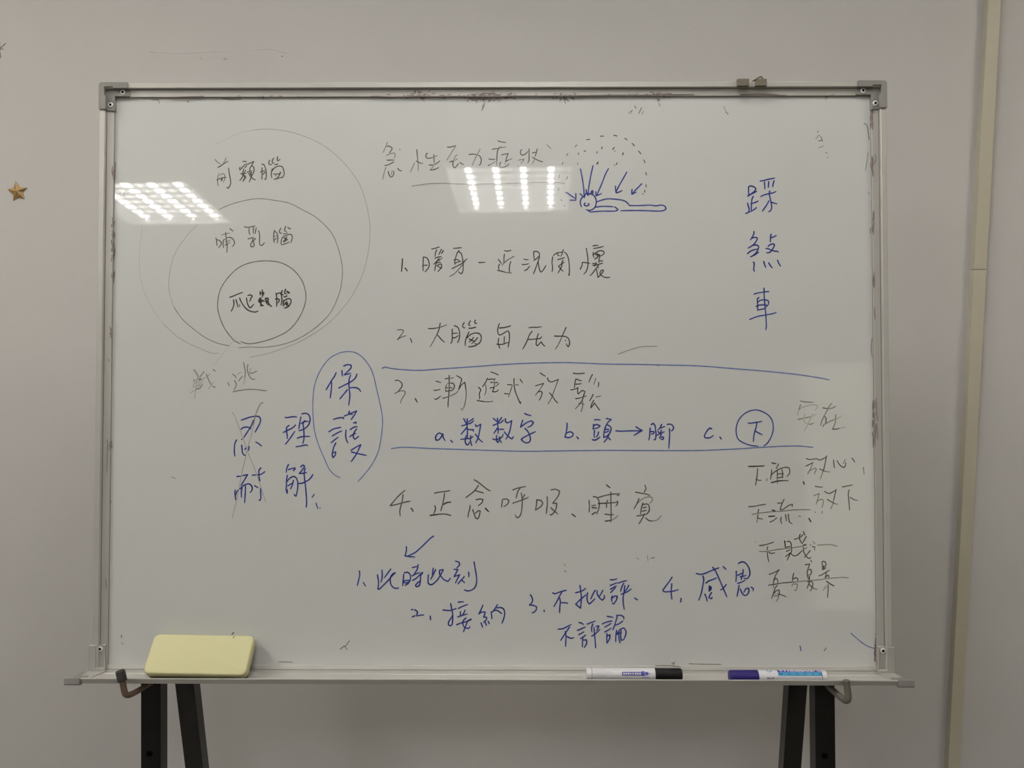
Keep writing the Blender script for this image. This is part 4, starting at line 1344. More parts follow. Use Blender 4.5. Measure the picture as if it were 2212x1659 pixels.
P10 4249 8840 4532 8825
P10 5097 8824 5168 8810 5132 8767
P10 5210 8824 5239 8838
P12 -5793 6743 -5799 6600 -5776 6458 -5788 6344
P12 -5779 6137 -5785 6031
P12 -5803 6957 -5794 6814
P14 -5806 7743 -5819 7672 -5804 7600
P12 -5785 7815 -5790 7600 -5802 7457
P12 -5818 5278 -5803 5214 -5823 5165
P12 -5833 4782 -5825 4754
P12 -5839 3554 -5830 3448
P10 -5837 3448 -5840 3061
P10 -5824 1310 -5840 1450
P12 5830 8615 5807 8508 5813 8366 5833 8294
P12 5815 8580 5821 8423
P10 5864 7902 5878 7831 5849 7760
P14 5821 7796 5820 7653
P14 5827 7014 5832 6801
P14 5831 6094 5836 5882
P12 5833 5564 5838 5388
P10 5807 5106 5792 4965 5804 4824
P12 5846 4192 5851 3982 5864 3842
P12 5849 3807 5861 3562
P10 5785 363 5805 225 5800 467
P10 5808 536 5830 640 5802 626
P14 2739 176 2780 204 2766 148
P12 2488 162 2655 162 2864 149
P12 3003 184 3073 177 3490 171
P10 -3003 189 -3213 196
P10 -1144 8818 -1128 8837 -1101 8840
P10 -1035 8845 -1006 8828 -975 8822
P12 -1347 8820 -1318 8827 -1286 8817
P10 -1086 8815 -1077 8800 -1075 8795
P10 -1345 8840 -1321 8818 -1294 8807
P10 -1288 8834 -1276 8835 -1251 8836
P10 -1029 8850 -1010 8858 -988 8863
P10 -1229 8858 -1205 8863 -1194 8851
P10 -976 8847 -942 8829 -921 8815
P10 -951 8888 -949 8903 -936 8917
P12 -971 8824 -951 8822 -938 8832
P10 -1119 8874 -1102 8882 -1086 8892
P10 -1592 8849 -1575 8855 -1545 8852
P10 -1111 8849 -1080 8843 -1063 8830
P10 -907 8856 -885 8863 -867 8873
P10 -1062 8799 -1046 8776 -1023 8758
P10 -1036 8854 -1014 8845 -1000 8855
P10 -1053 8815 -1035 8811 -1005 8811
P12 -1318 8807 -1297 8806 -1278 8820
P10 -1217 8829 -1195 8834 -1177 8833
P10 -1075 8812 -1054 8800 -1021 8799
P10 -1234 8849 -1211 8859 -1193 8860
P10 -1106 8823 -1091 8819 -1071 8826
P10 -1209 8825 -1200 8841 -1199 8848
P10 -1238 8841 -1220 8828 -1211 8828
P10 -1053 8832 -1032 8840 -1000 8851
P10 -1113 8873 -1103 8889 -1090 8901
P10 -1180 8863 -1170 8869 -1161 8886
P10 -1089 8890 -1070 8883 -1057 8887
P10 -1176 8857 -1159 8879 -1152 8912
P10 -1114 8875 -1097 8871 -1071 8880
P12 -1121 8892 -1113 8918 -1095 8937
P10 -1192 8892 -1179 8892 -1159 8905
P12 -1167 8884 -1166 8892 -1155 8913
P10 99 8794 111 8772 138 8753
P10 -323 8812 -306 8812 -290 8809
P12 -314 8793 -311 8787 -294 8781
P10 -446 8823 -428 8830 -405 8830
P12 -297 8814 -266 8825 -234 8823
P10 74 8832 80 8840 96 8844
P10 -292 8850 -270 8851 -233 8856
P10 -167 8858 -151 8849 -128 8843
P10 126 8818 142 8836 162 8867
P10 120 8804 149 8783 172 8773
P10 -13 8859 1 8868 13 8860
P10 -429 8827 -409 8814 -390 8806
P10 -87 8824 -56 8814 -30 8816
P10 -216 8862 -202 8867 -196 8872
P10 214 8805 232 8797 248 8800
P10 -146 8798 -122 8790 -105 8797
P10 -279 8813 -267 8809 -255 8820
P10 99 8797 108 8813 117 8831
P10 -167 8840 -158 8851 -149 8861
P10 192 8800 216 8802 249 8812
P10 -296 8838 -268 8832 -234 8833
P10 268 8851 303 8866 327 8874
P10 -353 8826 -331 8828 -319 8818
P12 97 8832 125 8837 141 8847
P10 -505 8825 -473 8818 -455 8809
P10 -307 8804 -289 8822 -259 8829
P10 -103 8815 -71 8808 -51 8815
P12 50 8825 58 8818 79 8821
P10 283 8805 309 8817 329 8811
P10 115 8838 128 8829 138 8828
P10 -352 8812 -333 8798 -304 8797
P10 25 8786 44 8770 55 8762
P10 -303 8856 -288 8849 -287 8836
P10 -268 8839 -249 8837 -225 8841
P12 -128 8859 -103 8861 -90 8861
P10 -251 8818 -230 8818 -216 8822
P10 -160 8816 -149 8841 -127 8855
P10 -62 8862 -48 8868 -27 8870
P10 174 8821 190 8823 211 8820
P10 315 8825 343 8834 357 8832
P10 -12 8822 -2 8821 17 8817
P10 -505 8815 -493 8833 -471 8847
P10 -257 8832 -242 8819 -223 8816
P10 341 8786 356 8799 368 8813
P12 265 8833 286 8835 305 8845
P10 359 8799 368 8789 386 8784
P10 -4 8803 15 8789 37 8776
P10 -43 8803 -30 8790 -5 8773
P12 -402 8830 -389 8819 -370 8815
P10 -83 8810 -54 8821 -31 8840
P12 58 8828 79 8824 107 8812
P12 -46 8863 -25 8850 -2 8837
P10 -363 8834 -340 8841 -324 8845
P10 -282 8834 -260 8834 -249 8833
P10 -256 8837 -235 8829 -204 8818
P10 -215 8783 -196 8792 -175 8806
P12 -167 8775 -160 8785 -151 8791
P10 -215 8785 -190 8788 -176 8804
P10 -117 8770 -105 8782 -82 8778
P10 -89 8792 -63 8790 -49 8781
P12 -241 8788 -245 8806 -236 8823
P12 69 8787 72 8799 87 8800
P10 -285 8784 -267 8813 -256 8836
P10 -222 8734 -221 8743 -214 8755
P10 -142 8775 -127 8780 -107 8791
P10 -259 8767 -229 8763 -208 8760
P10 -289 8766 -274 8781 -252 8786
P12 -33 8751 -23 8784 1 8804
P12 -196 8796 -183 8803 -174 8822
P10 -363 8749 -352 8765 -353 8789
P10 -210 8786 -184 8798 -153 8803
P10 -41 8754 -31 8764 -10 8761
P10 -231 8788 -216 8796 -203 8801
P12 365 8861 381 8837 397 8816
P10 28 8856 37 8848 36 8827
P10 52 8871 68 8858 95 8844
P12 -175 8838 -145 8838 -114 8833
P10 -120 8866 -100 8871 -68 8873
P10 3 8882 24 8887 57 8892
P10 -128 8878 -125 8868 -120 8843
P10 -109 8828 -76 8826 -51 8822
P10 92 8841 108 8848 120 8852
P10 -189 8846 -180 8844 -182 8826
P10 74 8854 88 8836 115 8827
P10 -43 8850 -22 8859 9 8867
P10 15 8859 40 8860 57 8854
P10 284 8853 301 8856 318 8860
P10 57 8843 56 8829 68 8811
P10 38 8861 44 8860 60 8859
P10 253 8814 271 8807 275 8811
P10 243 8853 251 8851 273 8848
P10 -9 8840 14 8859 38 8870
P10 -100 8844 -76 8825 -58 8820
P10 -114 8691 -117 8656 -129 8619
P10 -126 8705 -119 8664 -124 8637
P10 -116 8775 -102 8737 -102 8698
P10 -124 8696 -133 8656 -143 8613
P10 -102 8730 -107 8706 -106 8681
P12 1035 8817 1061 8836 1073 8859
P10 1228 8840 1233 8828 1249 8825
P10 1249 8820 1283 8830 1303 8844
P12 1208 8838 1237 8829 1253 8817
P10 1056 8798 1070 8797 1090 8783
P10 1058 8859 1083 8844 1094 8836
P12 1232 8819 1261 8792 1278 8782
P10 1268 8870 1282 8857 1302 8847
P12 1125 8797 1144 8785 1148 8779
P10 1315 8829 1337 8831 1369 8822
P12 1125 8836 1135 8827 1156 8815
P10 1058 8834 1066 8834 1085 8827
P10 1171 8828 1167 8799 1170 8765
P10 935 8811 956 8799 970 8788
P10 967 8840 991 8856 1005 8862
P10 1064 8839 1080 8814 1101 8801
P10 997 8808 1009 8808 1018 8797
P10 1224 8804 1258 8798 1278 8799
P10 1063 8844 1078 8859 1091 8865
P10 1135 8846 1151 8845 1170 8847
P10 1137 8817 1142 8804 1158 8791
P10 1168 8778 1178 8770 1195 8749
P10 1068 8787 1065 8775 1059 8748
P10 1109 8813 1114 8801 1127 8785
P10 1131 8778 1137 8743 1145 8721
P12 2741 8859 2760 8854 2781 8845
P10 2535 8855 2553 8860 2582 8851
P10 2707 8859 2721 8861 2729 8856
P10 2575 8878 2594 8873 2609 8856
P10 2366 8850 2383 8852 2399 8841
P10 2552 8855 2566 8855 2571 8845
P10 2613 8845 2637 8831 2659 8832
P10 2543 8848 2551 8835 2561 8831
P10 2569 8849 2589 8842 2611 8848
P10 2439 8875 2470 8881 2488 8871
P10 2698 8818 2720 8821 2741 8809
P10 2690 8875 2706 8859 2722 8859
P10 2533 8848 2555 8835 2588 8824
P10 2489 8853 2513 8843 2536 8831
P12 2470 8838 2493 8855 2506 8861
P10 2649 8854 2658 8855 2676 8841
P10 2531 8850 2546 8833 2556 8807
P10 2535 8845 2558 8852 2586 8845
P10 2595 8792 2595 8783 2595 8764
P10 2569 8798 2576 8774 2580 8755
P10 2557 8795 2559 8781 2563 8751
P10 2573 8726 2591 8702 2595 8674
P10 -761 8836 -737 8832 -709 8835
P10 -743 8820 -724 8807 -697 8808
P10 -667 8844 -643 8850 -611 8842
P10 -793 8838 -777 8833 -759 8844
P10 -767 8820 -742 8826 -724 8830
P10 -764 8833 -751 8836 -727 8841
P10 -801 8819 -780 8818 -759 8832
P12 -744 8832 -732 8830 -719 8817
P10 1864 8835 1884 8839 1902 8837
P10 2013 8829 2031 8835 2037 8840
P10 2632 8825 2652 8811 2678 8806
P10 1540 8837 1552 8830 1576 8838
P10 2093 8831 2118 8841 2131 8845
P10 2020 8821 2044 8819 2057 8824
P10 2203 8839 2233 8850 2264 8855
P10 1337 8836 1356 8824 1384 8821
P10 1775 8832 1800 8845 1823 8849
P10 682 8841 704 8851 713 8846
P10 -3396 8828 -3373 8833 -3353 8841
P10 -3574 8826 -3561 8816 -3553 8810
P12 -3252 8834 -3220 8827 -3191 8812
P10 -2977 8823 -2955 8818 -2940 8824
P10 -3537 8819 -3516 8809 -3505 8798
P10 -3885 8835 -3875 8837 -3854 8835
P12 -3517 8832 -3497 8824 -3480 8807
P10 -4037 8825 -4013 8814 -3994 8820
P12 5837 8403 5839 8323
P12 5828 8478 5830 8400
P12 5831 8583 5835 8499
P12 5824 8415 5829 8361
P12 5830 8498 5835 8446
P12 5822 8455 5826 8383
P12 5830 8612 5829 8568
P12 5841 8388 5835 8297
P12 5815 8518 5814 8453
P12 5836 8517 5831 8405
P12 5837 8601 5842 8545
P12 5829 8588 5831 8510
P12 5818 8413 5812 8322
P12 5829 8450 5823 8360
P12 5826 7661 5824 7568
P12 5819 7771 5820 7726
P12 5833 7847 5835 7786
P12 5826 7796 5827 7701
P12 5834 7652 5833 7595
P12 5833 7837 5833 7751
P12 5829 7866 5825 7816
P12 5821 7885 5824 7801
P12 5826 7836 5825 7791
P12 5827 7719 5828 7657
P12 5819 7873 5815 7816
P12 5818 7757 5813 7660
P12 5816 7795 5814 7717
P12 5829 7808 5830 7715
P12 5832 6790 5827 6684
P12 5819 6823 5813 6725
P12 5801 6794 5796 6710
P12 5820 6781 5823 6708
P12 5840 7008 5836 6907
P12 5820 6930 5825 6869
P12 5833 7045 5837 6979
P12 5831 6940 5825 6835
P12 5821 6042 5816 5933
P12 5828 6045 5825 5988
P12 5818 5978 5818 5908
P12 5817 5986 5821 5890
P12 5837 5920 5832 5860
P12 5834 6050 5838 5943
P12 5834 3782 5829 3710
P12 5822 4151 5819 4042
P12 5813 4044 5817 3981
P12 5829 3703 5828 3637
P12 5827 3711 5827 3651
P12 5815 4101 5818 4035
P12 5816 4067 5813 4018
P12 5808 3960 5806 3896
P12 5813 3834 5816 3761
P12 5811 3628 5807 3526
P12 5816 3840 5814 3761
P12 5810 3569 5807 3527
P12 5821 3791 5820 3714
P12 5803 3860 5798 3749
P12 5819 4108 5823 4053
P12 5815 3607 5815 3506
P12 5819 3570 5822 3460
P12 5814 4153 5816 4079
P12 5818 3645 5821 3533
P12 5823 3694 5817 3590
P12 5809 4125 5803 4025
P12 5816 3985 5811 3894
P12 5815 4164 5814 4057
P12 5813 4035 5813 3939
P12 5802 3679 5796 3623
P12 5821 3798 5822 3747
P12 5814 3569 5812 3491
P12 5824 3700 5827 3597
P12 5827 3985 5823 3932
P12 5807 3531 5806 3440
P12 5819 3958 5816 3862
P12 5815 3621 5818 3528
P12 5819 3755 5817 3646
P12 5817 3875 5814 3791
P12 5810 448 5814 361
P12 5800 426 5801 350
P12 5797 410 5796 311
P12 5809 490 5812 444
P12 5800 419 5798 328
P12 5807 487 5806 406
P12 5811 536 5807 481
P12 5796 305 5793 218
P12 5809 339 5811 298
P12 5804 430 5807 366
P12 5807 465 5808 383
P12 5813 416 5811 370
P12 -5803 7664 -5803 7604
P12 -5794 7694 -5797 7659
P12 -5796 7621 -5795 7579
P12 -5798 7641 -5796 7600
P12 -5798 7601 -5801 7556
P12 -5788 7707 -5786 7670
P12 -5806 6702 -5805 6670
P12 -5788 6369 -5785 6305
P12 -5810 6332 -5812 6286
P12 -5791 6909 -5794 6838
P12 -5785 6724 -5781 6652
P12 -5796 6527 -5797 6478
P12 -5799 6701 -5796 6623
P12 -5787 6491 -5787 6433
P12 -5802 6485 -5798 6436
P12 -5801 6751 -5797 6723
P12 -5800 6553 -5800 6513
P12 -5814 6606 -5811 6544
P12 -5794 6402 -5790 6364
P12 -5786 6432 -5783 6381
P12 -5815 6853 -5813 6812
P12 -5809 6480 -5809 6433
P12 -5803 6380 -5801 6330
P12 -5806 6612 -5805 6568
P12 -5793 6033 -5789 5961
P12 -5793 6107 -5790 6042
P12 -5786 6115 -5783 6056
P12 -5804 6098 -5802 6026
P12 -5801 5167 -5804 5106
P12 -5803 5171 -5799 5141
P12 -5805 5189 -5803 5128
P12 -5800 5247 -5799 5205
P12 -5800 5173 -5797 5118
P12 -5805 3467 -5807 3391
P12 -5793 3465 -5790 3433
P12 -5789 3457 -5789 3425
P12 -5798 3521 -5794 3457
P12 -5796 3538 -5792 3488'''

# ---------------------------------------------------------------- whiteboard (local frame: x right, y into the wall, z up the board)
ROOTROT = (-TILT, 0, 0)
wb = empty('whiteboard', (0, 0, Z0), ROOTROT, label='large framed whiteboard covered in black and blue handwriting, standing on the black easel', cat='whiteboard')
SY = 0.009            # depth of the writing surface behind the front of the frame
xl, xr, zt = -0.600, 0.602, 0.9022
link('writing_surface', mkbox(xl+.012, xr-.012, SY, SY+.008, 0.008, zt-.010), MB, wb)
surf = bpy.data.objects['writing_surface']
# frame rails: raised outer strip, dark groove, lower inner face
def rail_profile():   # (depth toward board centre d, y)
    return [(0, 0.018), (0, 0.0005), (0.0008, 0), (0.0078, 0), (0.0084, 0.0008), (0.0088, 0.0052), (0.0100, 0.0052), (0.0196, 0.0058), (0.0200, 0.0065), (0.0200, 0.018)]
def rail(name, vertical, pos, sgn, a, b):
    bm = bmesh.new(); pr = rail_profile(); n = len(pr)
    def P(d, y, s): return (pos + sgn*d, y, s) if vertical else (s, y, pos + sgn*d)
    A = [bm.verts.new(P(d, y, a)) for d, y in pr]; B = [bm.verts.new(P(d, y, b)) for d, y in pr]
    for i in range(n): bm.faces.new((A[i], A[(i+1) % n], B[(i+1) % n], B[i]))
    bm.faces.new(A); bm.faces.new(B[::-1])
    o = link(name, bm, MA, wb)
    g = bmesh.new()
    if vertical: box(g, min(pos+sgn*.0083, pos+sgn*.0098), max(pos+sgn*.0083, pos+sgn*.0098), .0049, .0056, a, b)
    else: box(g, a, b, .0049, .0056, min(pos+sgn*.0083, pos+sgn*.0098), max(pos+sgn*.0083, pos+sgn*.0098))
    link('groove', g, MAD, o)
    g = bmesh.new()
    if vertical: box(g, min(pos+sgn*.0199, pos+sgn*.0203), max(pos+sgn*.0199, pos+sgn*.0203), .0070, SY+.001, a, b)
    else: box(g, a, b, .0070, SY+.001, min(pos+sgn*.0199, pos+sgn*.0203), max(pos+sgn*.0199, pos+sgn*.0203))
    link('edge_gap', g, MEG, o)
    return o
rail('frame_rail', False, zt, -1, xl+.004, xr-.004)
rail('frame_rail', True, xl, 1, 0.004, zt-.02)
rail('frame_rail', True, xr, -1, 0.004, zt-.02)
# bottom rail and marker tray, one stepped profile
bm = bmesh.new()
prism_x(bm, [(0.018, 0.0150), (0.0075, 0.0150), (0.0062, 0.0145), (0.0048, 0.0095), (0.0058, 0.0090), (0.0058, 0.0086), (0.0042, 0.0082), (0.0036, 0.0040), (0.018, 0.0040)], xl+.004, xr-.004)
link('bottom_rail', bm, MA, wb)
bm = bmesh.new()
prism_x(bm, [(0.0180, 0.0042), (-0.0002, 0.0056), (-0.0050, 0.0060), (-0.0056, 0.0054), (-0.0062, 0.0060), (-0.0380, 0.0060), (-0.0420, 0.0072), (-0.0432, 0.0120), (-0.0440, 0.0126), (-0.0450, 0.0122), (-0.0452, 0.0112), (-0.0412, 0.0036), (-0.0395, 0.0030), (0.0180, 0.0020)], -0.6015, 0.5985)
tray = link('marker_tray', bm, MA, wb, label='narrow grey metal tray along the lower edge')
for s, x in ((-1, -0.6045), (1, 0.6005)):
    bm = bmesh.new()
    prism_x(bm, [(-0.001, 0.0066), (-0.0415, 0.0080), (-0.0448, 0.0138), (-0.0468, 0.0136), (-0.0476, 0.0040), (-0.0450, 0.0022), (-0.001, 0.0008)], x - .0115, x + .0115)
    link('tray_end_cap', bm, MG, tray, bevel=0.0012)

# corner caps of grey plastic with two screws each
def screw(x, y, z, parent):
    bm = bmesh.new()
    tube(bm, [(x, y+.001, z), (x, y-.0006, z), (x, y-.0012, z)], [.0043, .0041, .0030], 18)
    o = link('screw', bm, MCH, parent, smooth=False)
    bm = bmesh.new(); tube(bm, [(x, y-.0009, z), (x, y-.0013, z)], .0019, 12)
    bm2 = link('screw_recess', bm, MK, parent)
def corner(cx, sx, w=0.0445, h=0.0425):   # cx: outer x, sx: direction to centre
    X = lambda d: cx + sx*d
    zt_ = zt + 0.0006
    def q(pts): return [(X(d), zt_ - e) for d, e in pts]
    bm = bmesh.new()                     # base L
    extrude_poly(bm, q([(0.001, 0.001), (w, 0.001), (w+.001, 0.0205), (0.0222, 0.0205), (0.0222, h+.001), (0.001, h)]), 0.0035, 0.012)
    base = link('corner_cap', bm, MG, wb, bevel=0.0012)
    bm = bmesh.new()                     # raised rim along the outer edges
    extrude_poly(bm, q([(0.0, 0.003), (0.003, 0.0), (w-.001, 0.0), (w, 0.0015), (w, 0.0100), (0.0215, 0.0100), (0.0215, 0.0075), (0.0085, 0.0075), (0.0085, 0.0205), (0.0110, 0.0205), (0.0110, h-.001), (0.0095, h), (0.0015, h), (0.0, h-.0015)]), -0.0022, 0.0040)
    link('cap_rim', bm, MG, base, bevel=0.0008)
    screw(X(0.0345), 0.0035, zt_ - 0.0140, base); screw(X(0.0160), 0.0035, zt_ - 0.0335, base)
corner(xl - .0004, 1); corner(xr + .0010, -1)

# lower brackets joining rails and tray
def bracket(cx, sx):
    X = lambda d: cx + sx*d
    bm = bmesh.new()
    extrude_poly(bm, [(X(0.0), 0.0045), (X(0.0228), 0.0045), (X(0.0222), 0.046), (X(0.0), 0.046)], 0.0030, 0.018)
    b = link('corner_bracket', bm, MGP, wb, bevel=0.0008)
    bm = bmesh.new()                     # raised strip and foot around the recess
    extrude_poly(bm, [(X(-0.0010), 0.0035), (X(0.0245), 0.0035), (X(0.0240), 0.0125), (X(0.0105), 0.0125), (X(0.0100), 0.0462), (X(-0.0006), 0.0462)], -0.0012, 0.0034)
    link('bracket_rim', bm, MGP, b, bevel=0.0006)
    bm = bmesh.new()                     # rib on the inner edge
    extrude_poly(bm, [(X(0.0214), 0.0120), (X(0.0236), 0.0120), (X(0.0228), 0.046), (X(0.0208), 0.046)], 0.0005, 0.0034)
    link('bracket_rib', bm, MGP, b, bevel=0.0004)
    bm = bmesh.new()                     # sloping foot down to the tray
    hexa(bm, [(X(-.0015), -0.030, 0.0050), (X(.0150), -0.030, 0.0050), (X(.0245), 0.002, 0.0040), (X(-.0012), 0.002, 0.0040),
              (X(-.0015), -0.030, 0.0068), (X(.0150), -0.030, 0.0068), (X(.0245), 0.0, 0.0078), (X(-.0012), 0.0, 0.0078)])
    link('bracket_foot', bm, MGP, b)
    screw(X(0.0150), 0.0030, 0.0400, b)
bracket(-0.6045, 1); bracket(0.6045, -1)

# two tan clips and a bent wire on the top rail
for x0, x1 in ((0.3745, 0.3922), (0.4020, 0.4190)):
    bm = bmesh.new()
    extrude_poly(bm, [(x0, zt-.0095), (x1, zt-.0095), (x1, zt+.0012), (x0+.0015 if x0 > .4 else x0, zt+.0012)], -0.0065, 0.0)
    box(bm, x0, x1, -.0065, .019, zt+.0002, zt+.0016)
    cl = link('hanging_clip', bm, MT, wb, bevel=0.0012)
    if x0 > .4:
        bm = bmesh.new()
        tube(bm, smooth_path([(0.3985, 0.004, zt+.0008), (0.4050, 0.002, zt+.0045), (0.4105, 0.001, zt+.0072), (0.4135, 0.001, zt+.0068), (0.4170, 0.002, zt+.0015)], 5), .0011, 8)
        link('clip_wire', bm, MWI, cl, smooth=True)

# ---------------------------------------------------------------- handwriting: strokes of dried ink on the surface
def split_corners(P):
    runs = [[P[0]]]
    for i in range(1, len(P)):
        runs[-1].append(P[i])
        if i < len(P)-1:
            a = P[i]-P[i-1]; b = P[i+1]-P[i]
            if a.length > 1e-6 and b.length > 1e-6 and a.angle(b, 0) > math.radians(72): runs.append([P[i]])
    return runs
def stroke(bm, pts, w, y, mi):
    P = [Vector((pts[i]*1e-4, pts[i+1]*1e-4)) for i in range(0, len(pts), 2)]
    Q = [P[0]]
    for p in P[1:]:
        if (p-Q[-1]).length > 1e-5: Q.append(p)
    if len(Q) == 1: Q.append(Q[0] + Vector((w*.3, 0)))
    samples = []
    for run in split_corners(Q):
        n = len(run)
        for i in range(n-1):
            p0 = run[max(i-1, 0)]; p1 = run[i]; p2 = run[i+1]; p3 = run[min(i+2, n-1)]
            k = max(1, min(10, int((p2-p1).length / 0.0022)))
            for s in range(k):
                t = s/k
                samples.append(0.5*((2*p1)+(-p0+p2)*t+(2*p0-5*p1+4*p2-p3)*t*t+(-p0+3*p1-3*p2+p3)*t**3))
    samples.append(Q[-1])
    r = w/2; N = len(samples)
    L = sum((samples[i+1]-samples[i]).length for i in range(N-1))
    rad = []; s = 0
    ph = random.random()*6
    for i in range(N):
        if i: s += (samples[i]-samples[i-1]).length
        k = 1.0 + 0.07*math.sin(ph + s*330)
        if L > 0.006: k *= 0.80 + 0.20*min(1, (L-s)/0.004)
        rad.append(r*k)
    for i in range(N):                    # discs at the joints, quads between
        turn = 0
        if 0 < i < N-1: turn = (samples[i]-samples[i-1]).angle(samples[i+1]-samples[i], 0) if (samples[i]-samples[i-1]).length > 1e-7 and (samples[i+1]-samples[i]).length > 1e-7 else 0
        if i in (0, N-1) or turn > 0.12:
            m = 8
            vs = [bm.verts.new((samples[i].x + rad[i]*math.cos(2*math.pi*k/m), y, samples[i].y + rad[i]*math.sin(2*math.pi*k/m))) for k in range(m)]
            bm.faces.new(vs).material_index = mi
    for i in range(N-1):
        d = samples[i+1]-samples[i]
        if d.length < 1e-7: continue
        nn = Vector((-d.y, d.x)).normalized()
        a, b = nn*rad[i], nn*rad[i+1]
        vs = [bm.verts.new((samples[i].x+a.x, y, samples[i].y+a.y)), bm.verts.new((samples[i].x-a.x, y, samples[i].y-a.y)),
              bm.verts.new((samples[i+1].x-b.x, y, samples[i+1].y-b.y)), bm.verts.new((samples[i+1].x+b.x, y, samples[i+1].y+b.y))]
        bm.faces.new(vs).material_index = mi
def write_all():
    yy = SY - 0.00012; tick = 0
    for blk in STROKES.strip().split('@'):
        if not blk.strip(): continue
        ls = blk.strip().split('\n'); name, label = ls[0].split('|')
        bm = bmesh.new(); keys = []
        for l in ls[1:]:
            h, *v = l.split(); k = h[0]
            if k not in keys: keys.append(k)
            tick += 1
            vi = list(map(int, v)); y_ = yy
            if name == 'ink_stain':       # some of the stains sit on the inner face of the rails
                mx_ = sum(vi[0::2])/len(vi[0::2]); mz_ = sum(vi[1::2])/len(vi[1::2])
                if mz_ > (zt-.0205)*1e4 or mx_ < (xl+.0205)*1e4 or mx_ > (xr-.0205)*1e4 or mz_ < 158: y_ = 0.0051
            stroke(bm, vi, int(h[1:])*1e-4, y_ - 1e-7*tick, keys.index(k))
        for f in bm.faces:
            f.normal_update()
            if f.normal.y > 0: f.normal_flip()
        me = bpy.data.meshes.new(name); bm.to_mesh(me); bm.free()
        for k in keys: me.materials.append(INK[k])
        o = bpy.data.objects.new(name, me); COL.objects.link(o); o.parent = surf; o['label'] = label
        if name in ('ink_speck', 'ink_stain', 'dashed_arch'): o['kind'] = 'stuff'
write_all()

# ---------------------------------------------------------------- easel
ez = empty('easel', (0, 0.02, 0), label='black square-tube steel easel whose hooks carry the whiteboard', cat='easel')
EY = 0.02
def leg(p_top, p_bot, w, dep, name='leg'):
    bm = bmesh.new(); a = Vector(p_top); b = Vector(p_bot)
    hexa(bm, [(b.x, b.y-EY, b.z), (b.x+w, b.y-EY, b.z), (b.x+w, b.y-EY+dep, b.z), (b.x, b.y-EY+dep, b.z),
              (a.x, a.y-EY, a.z), (a.x+w, a.y-EY, a.z), (a.x+w, a.y-EY+dep, a.z), (a.x, a.y-EY+dep, a.z)])
    return link(name, bm, MST, ez, bevel=0.0012)
def on(p, q, z):     # point on the line p-q at height z
    t = (z - p[2]) / (q[2] - p[2]); return tuple(p[i] + (q[i]-p[i])*t for i in range(3))
FL = ((-0.5379, 0.0223, Z0-.0247), (-0.5365, 0.0079, Z0-.1480)); FR = ((0.4954, 0.0223, Z0-.0233), (0.4957, 0.0083, Z0-.1446))
RL = ((-0.5200, 0.100, Z0-.064), (-0.5266, 0.140, Z0-.229)); RR = ((0.4830, 0.100, Z0-.061), (0.4925, 0.140, Z0-.226))
for (p, q) in (FL, FR):
    o = leg(on(p, q, Z0+.55), on(p, q, 0.012), 0.0302, 0.0255)
    hx = on(p, q, Z0-.1285)
    bm = bmesh.new(); tube(bm, [(hx[0]+.0135, hx[1]-EY+.0005, hx[2]), (hx[0]+.0135, hx[1]-EY-.0004, hx[2]-.0)], .0046, 18)
    link('bolt_hole', bm, MK, o)
    b = on(p, q, 0.012); link('rubber_foot', mkbox(b[0]-.002, b[0]+.0325, b[1]-EY-.002, b[1]-EY+.028, 0, .035), MRU, o, bevel=.002)
for (p, q) in (RL, RR):
    o = leg(on(p, q, Z0+.03), on(p, q, 0.012), 0.0305, 0.0255)
    b = on(p, q, 0.012); link('rubber_foot', mkbox(b[0]-.002, b[0]+.0320, b[1]-EY-.002, b[1]-EY+.028, 0, .035), MRU, o, bevel=.002)
for xh in (-0.5125, 0.4900):
    link('hinge_plate', mkbox(xh, xh+.004, .032, .088, Z0+.006, Z0+.028), MST, ez)
a = on(*FL, Z0+.35); bm = mkbox(a[0]+.028, 0.498, a[1]-EY+.003, a[1]-EY+.022, a[2], a[2]+.028)
link('crossbar', bm, MST, ez, bevel=.001)
# hooks: bars coming from the front legs under the tray and turning up in front of it
def B2W(x, off, z):  # board-local (off = distance in front of the frame) -> world
    return Vector((x, -off*math.cos(TILT) + z*math.sin(TILT), Z0 + off*math.sin(TILT) + z*math.cos(TILT)))
def hook(pts, r, m, label, cap=False):
    P = [B2W(*p) - Vector((0, EY, 0)) for p in pts]
    bm = bmesh.new(); S_ = smooth_path(P, 6); tube(bm, S_, r, 16)
    h = link('hook', bm, m, ez, smooth=True, label=label)
    if cap:
        d = (P[-1]-P[-2]).normalized(); bm = bmesh.new()
        tube(bm, [P[-1]-d*.0125, P[-1]-d*.011, P[-1]+d*.0015, P[-1]+d*.0035], [.0060, .0066, .0066, .0050], 10)
        link('rubber_cap', bm, MRU, h)
hook([(-.508, -.016, -.0080), (-.5110, .020, -.0085), (-.5165, .048, -.0090), (-.5200, .0555, -.0075), (-.5222, .0575, -.0030), (-.5250, .0570, .0090), (-.5290, .0565, .0245)], .0042, MRO, 'bent rusty steel hook with a black rubber cap', True)
hook([(.505, -.016, -.0090), (.5050, .020, -.0110), (.5085, .048, -.0135), (.5110, .0555, -.0125), (.5118, .0580, -.0070), (.5108, .0572, .0060), (.5095, .0568, .0165)], .0047, MOL, 'bare dull grey steel hook without a cap')

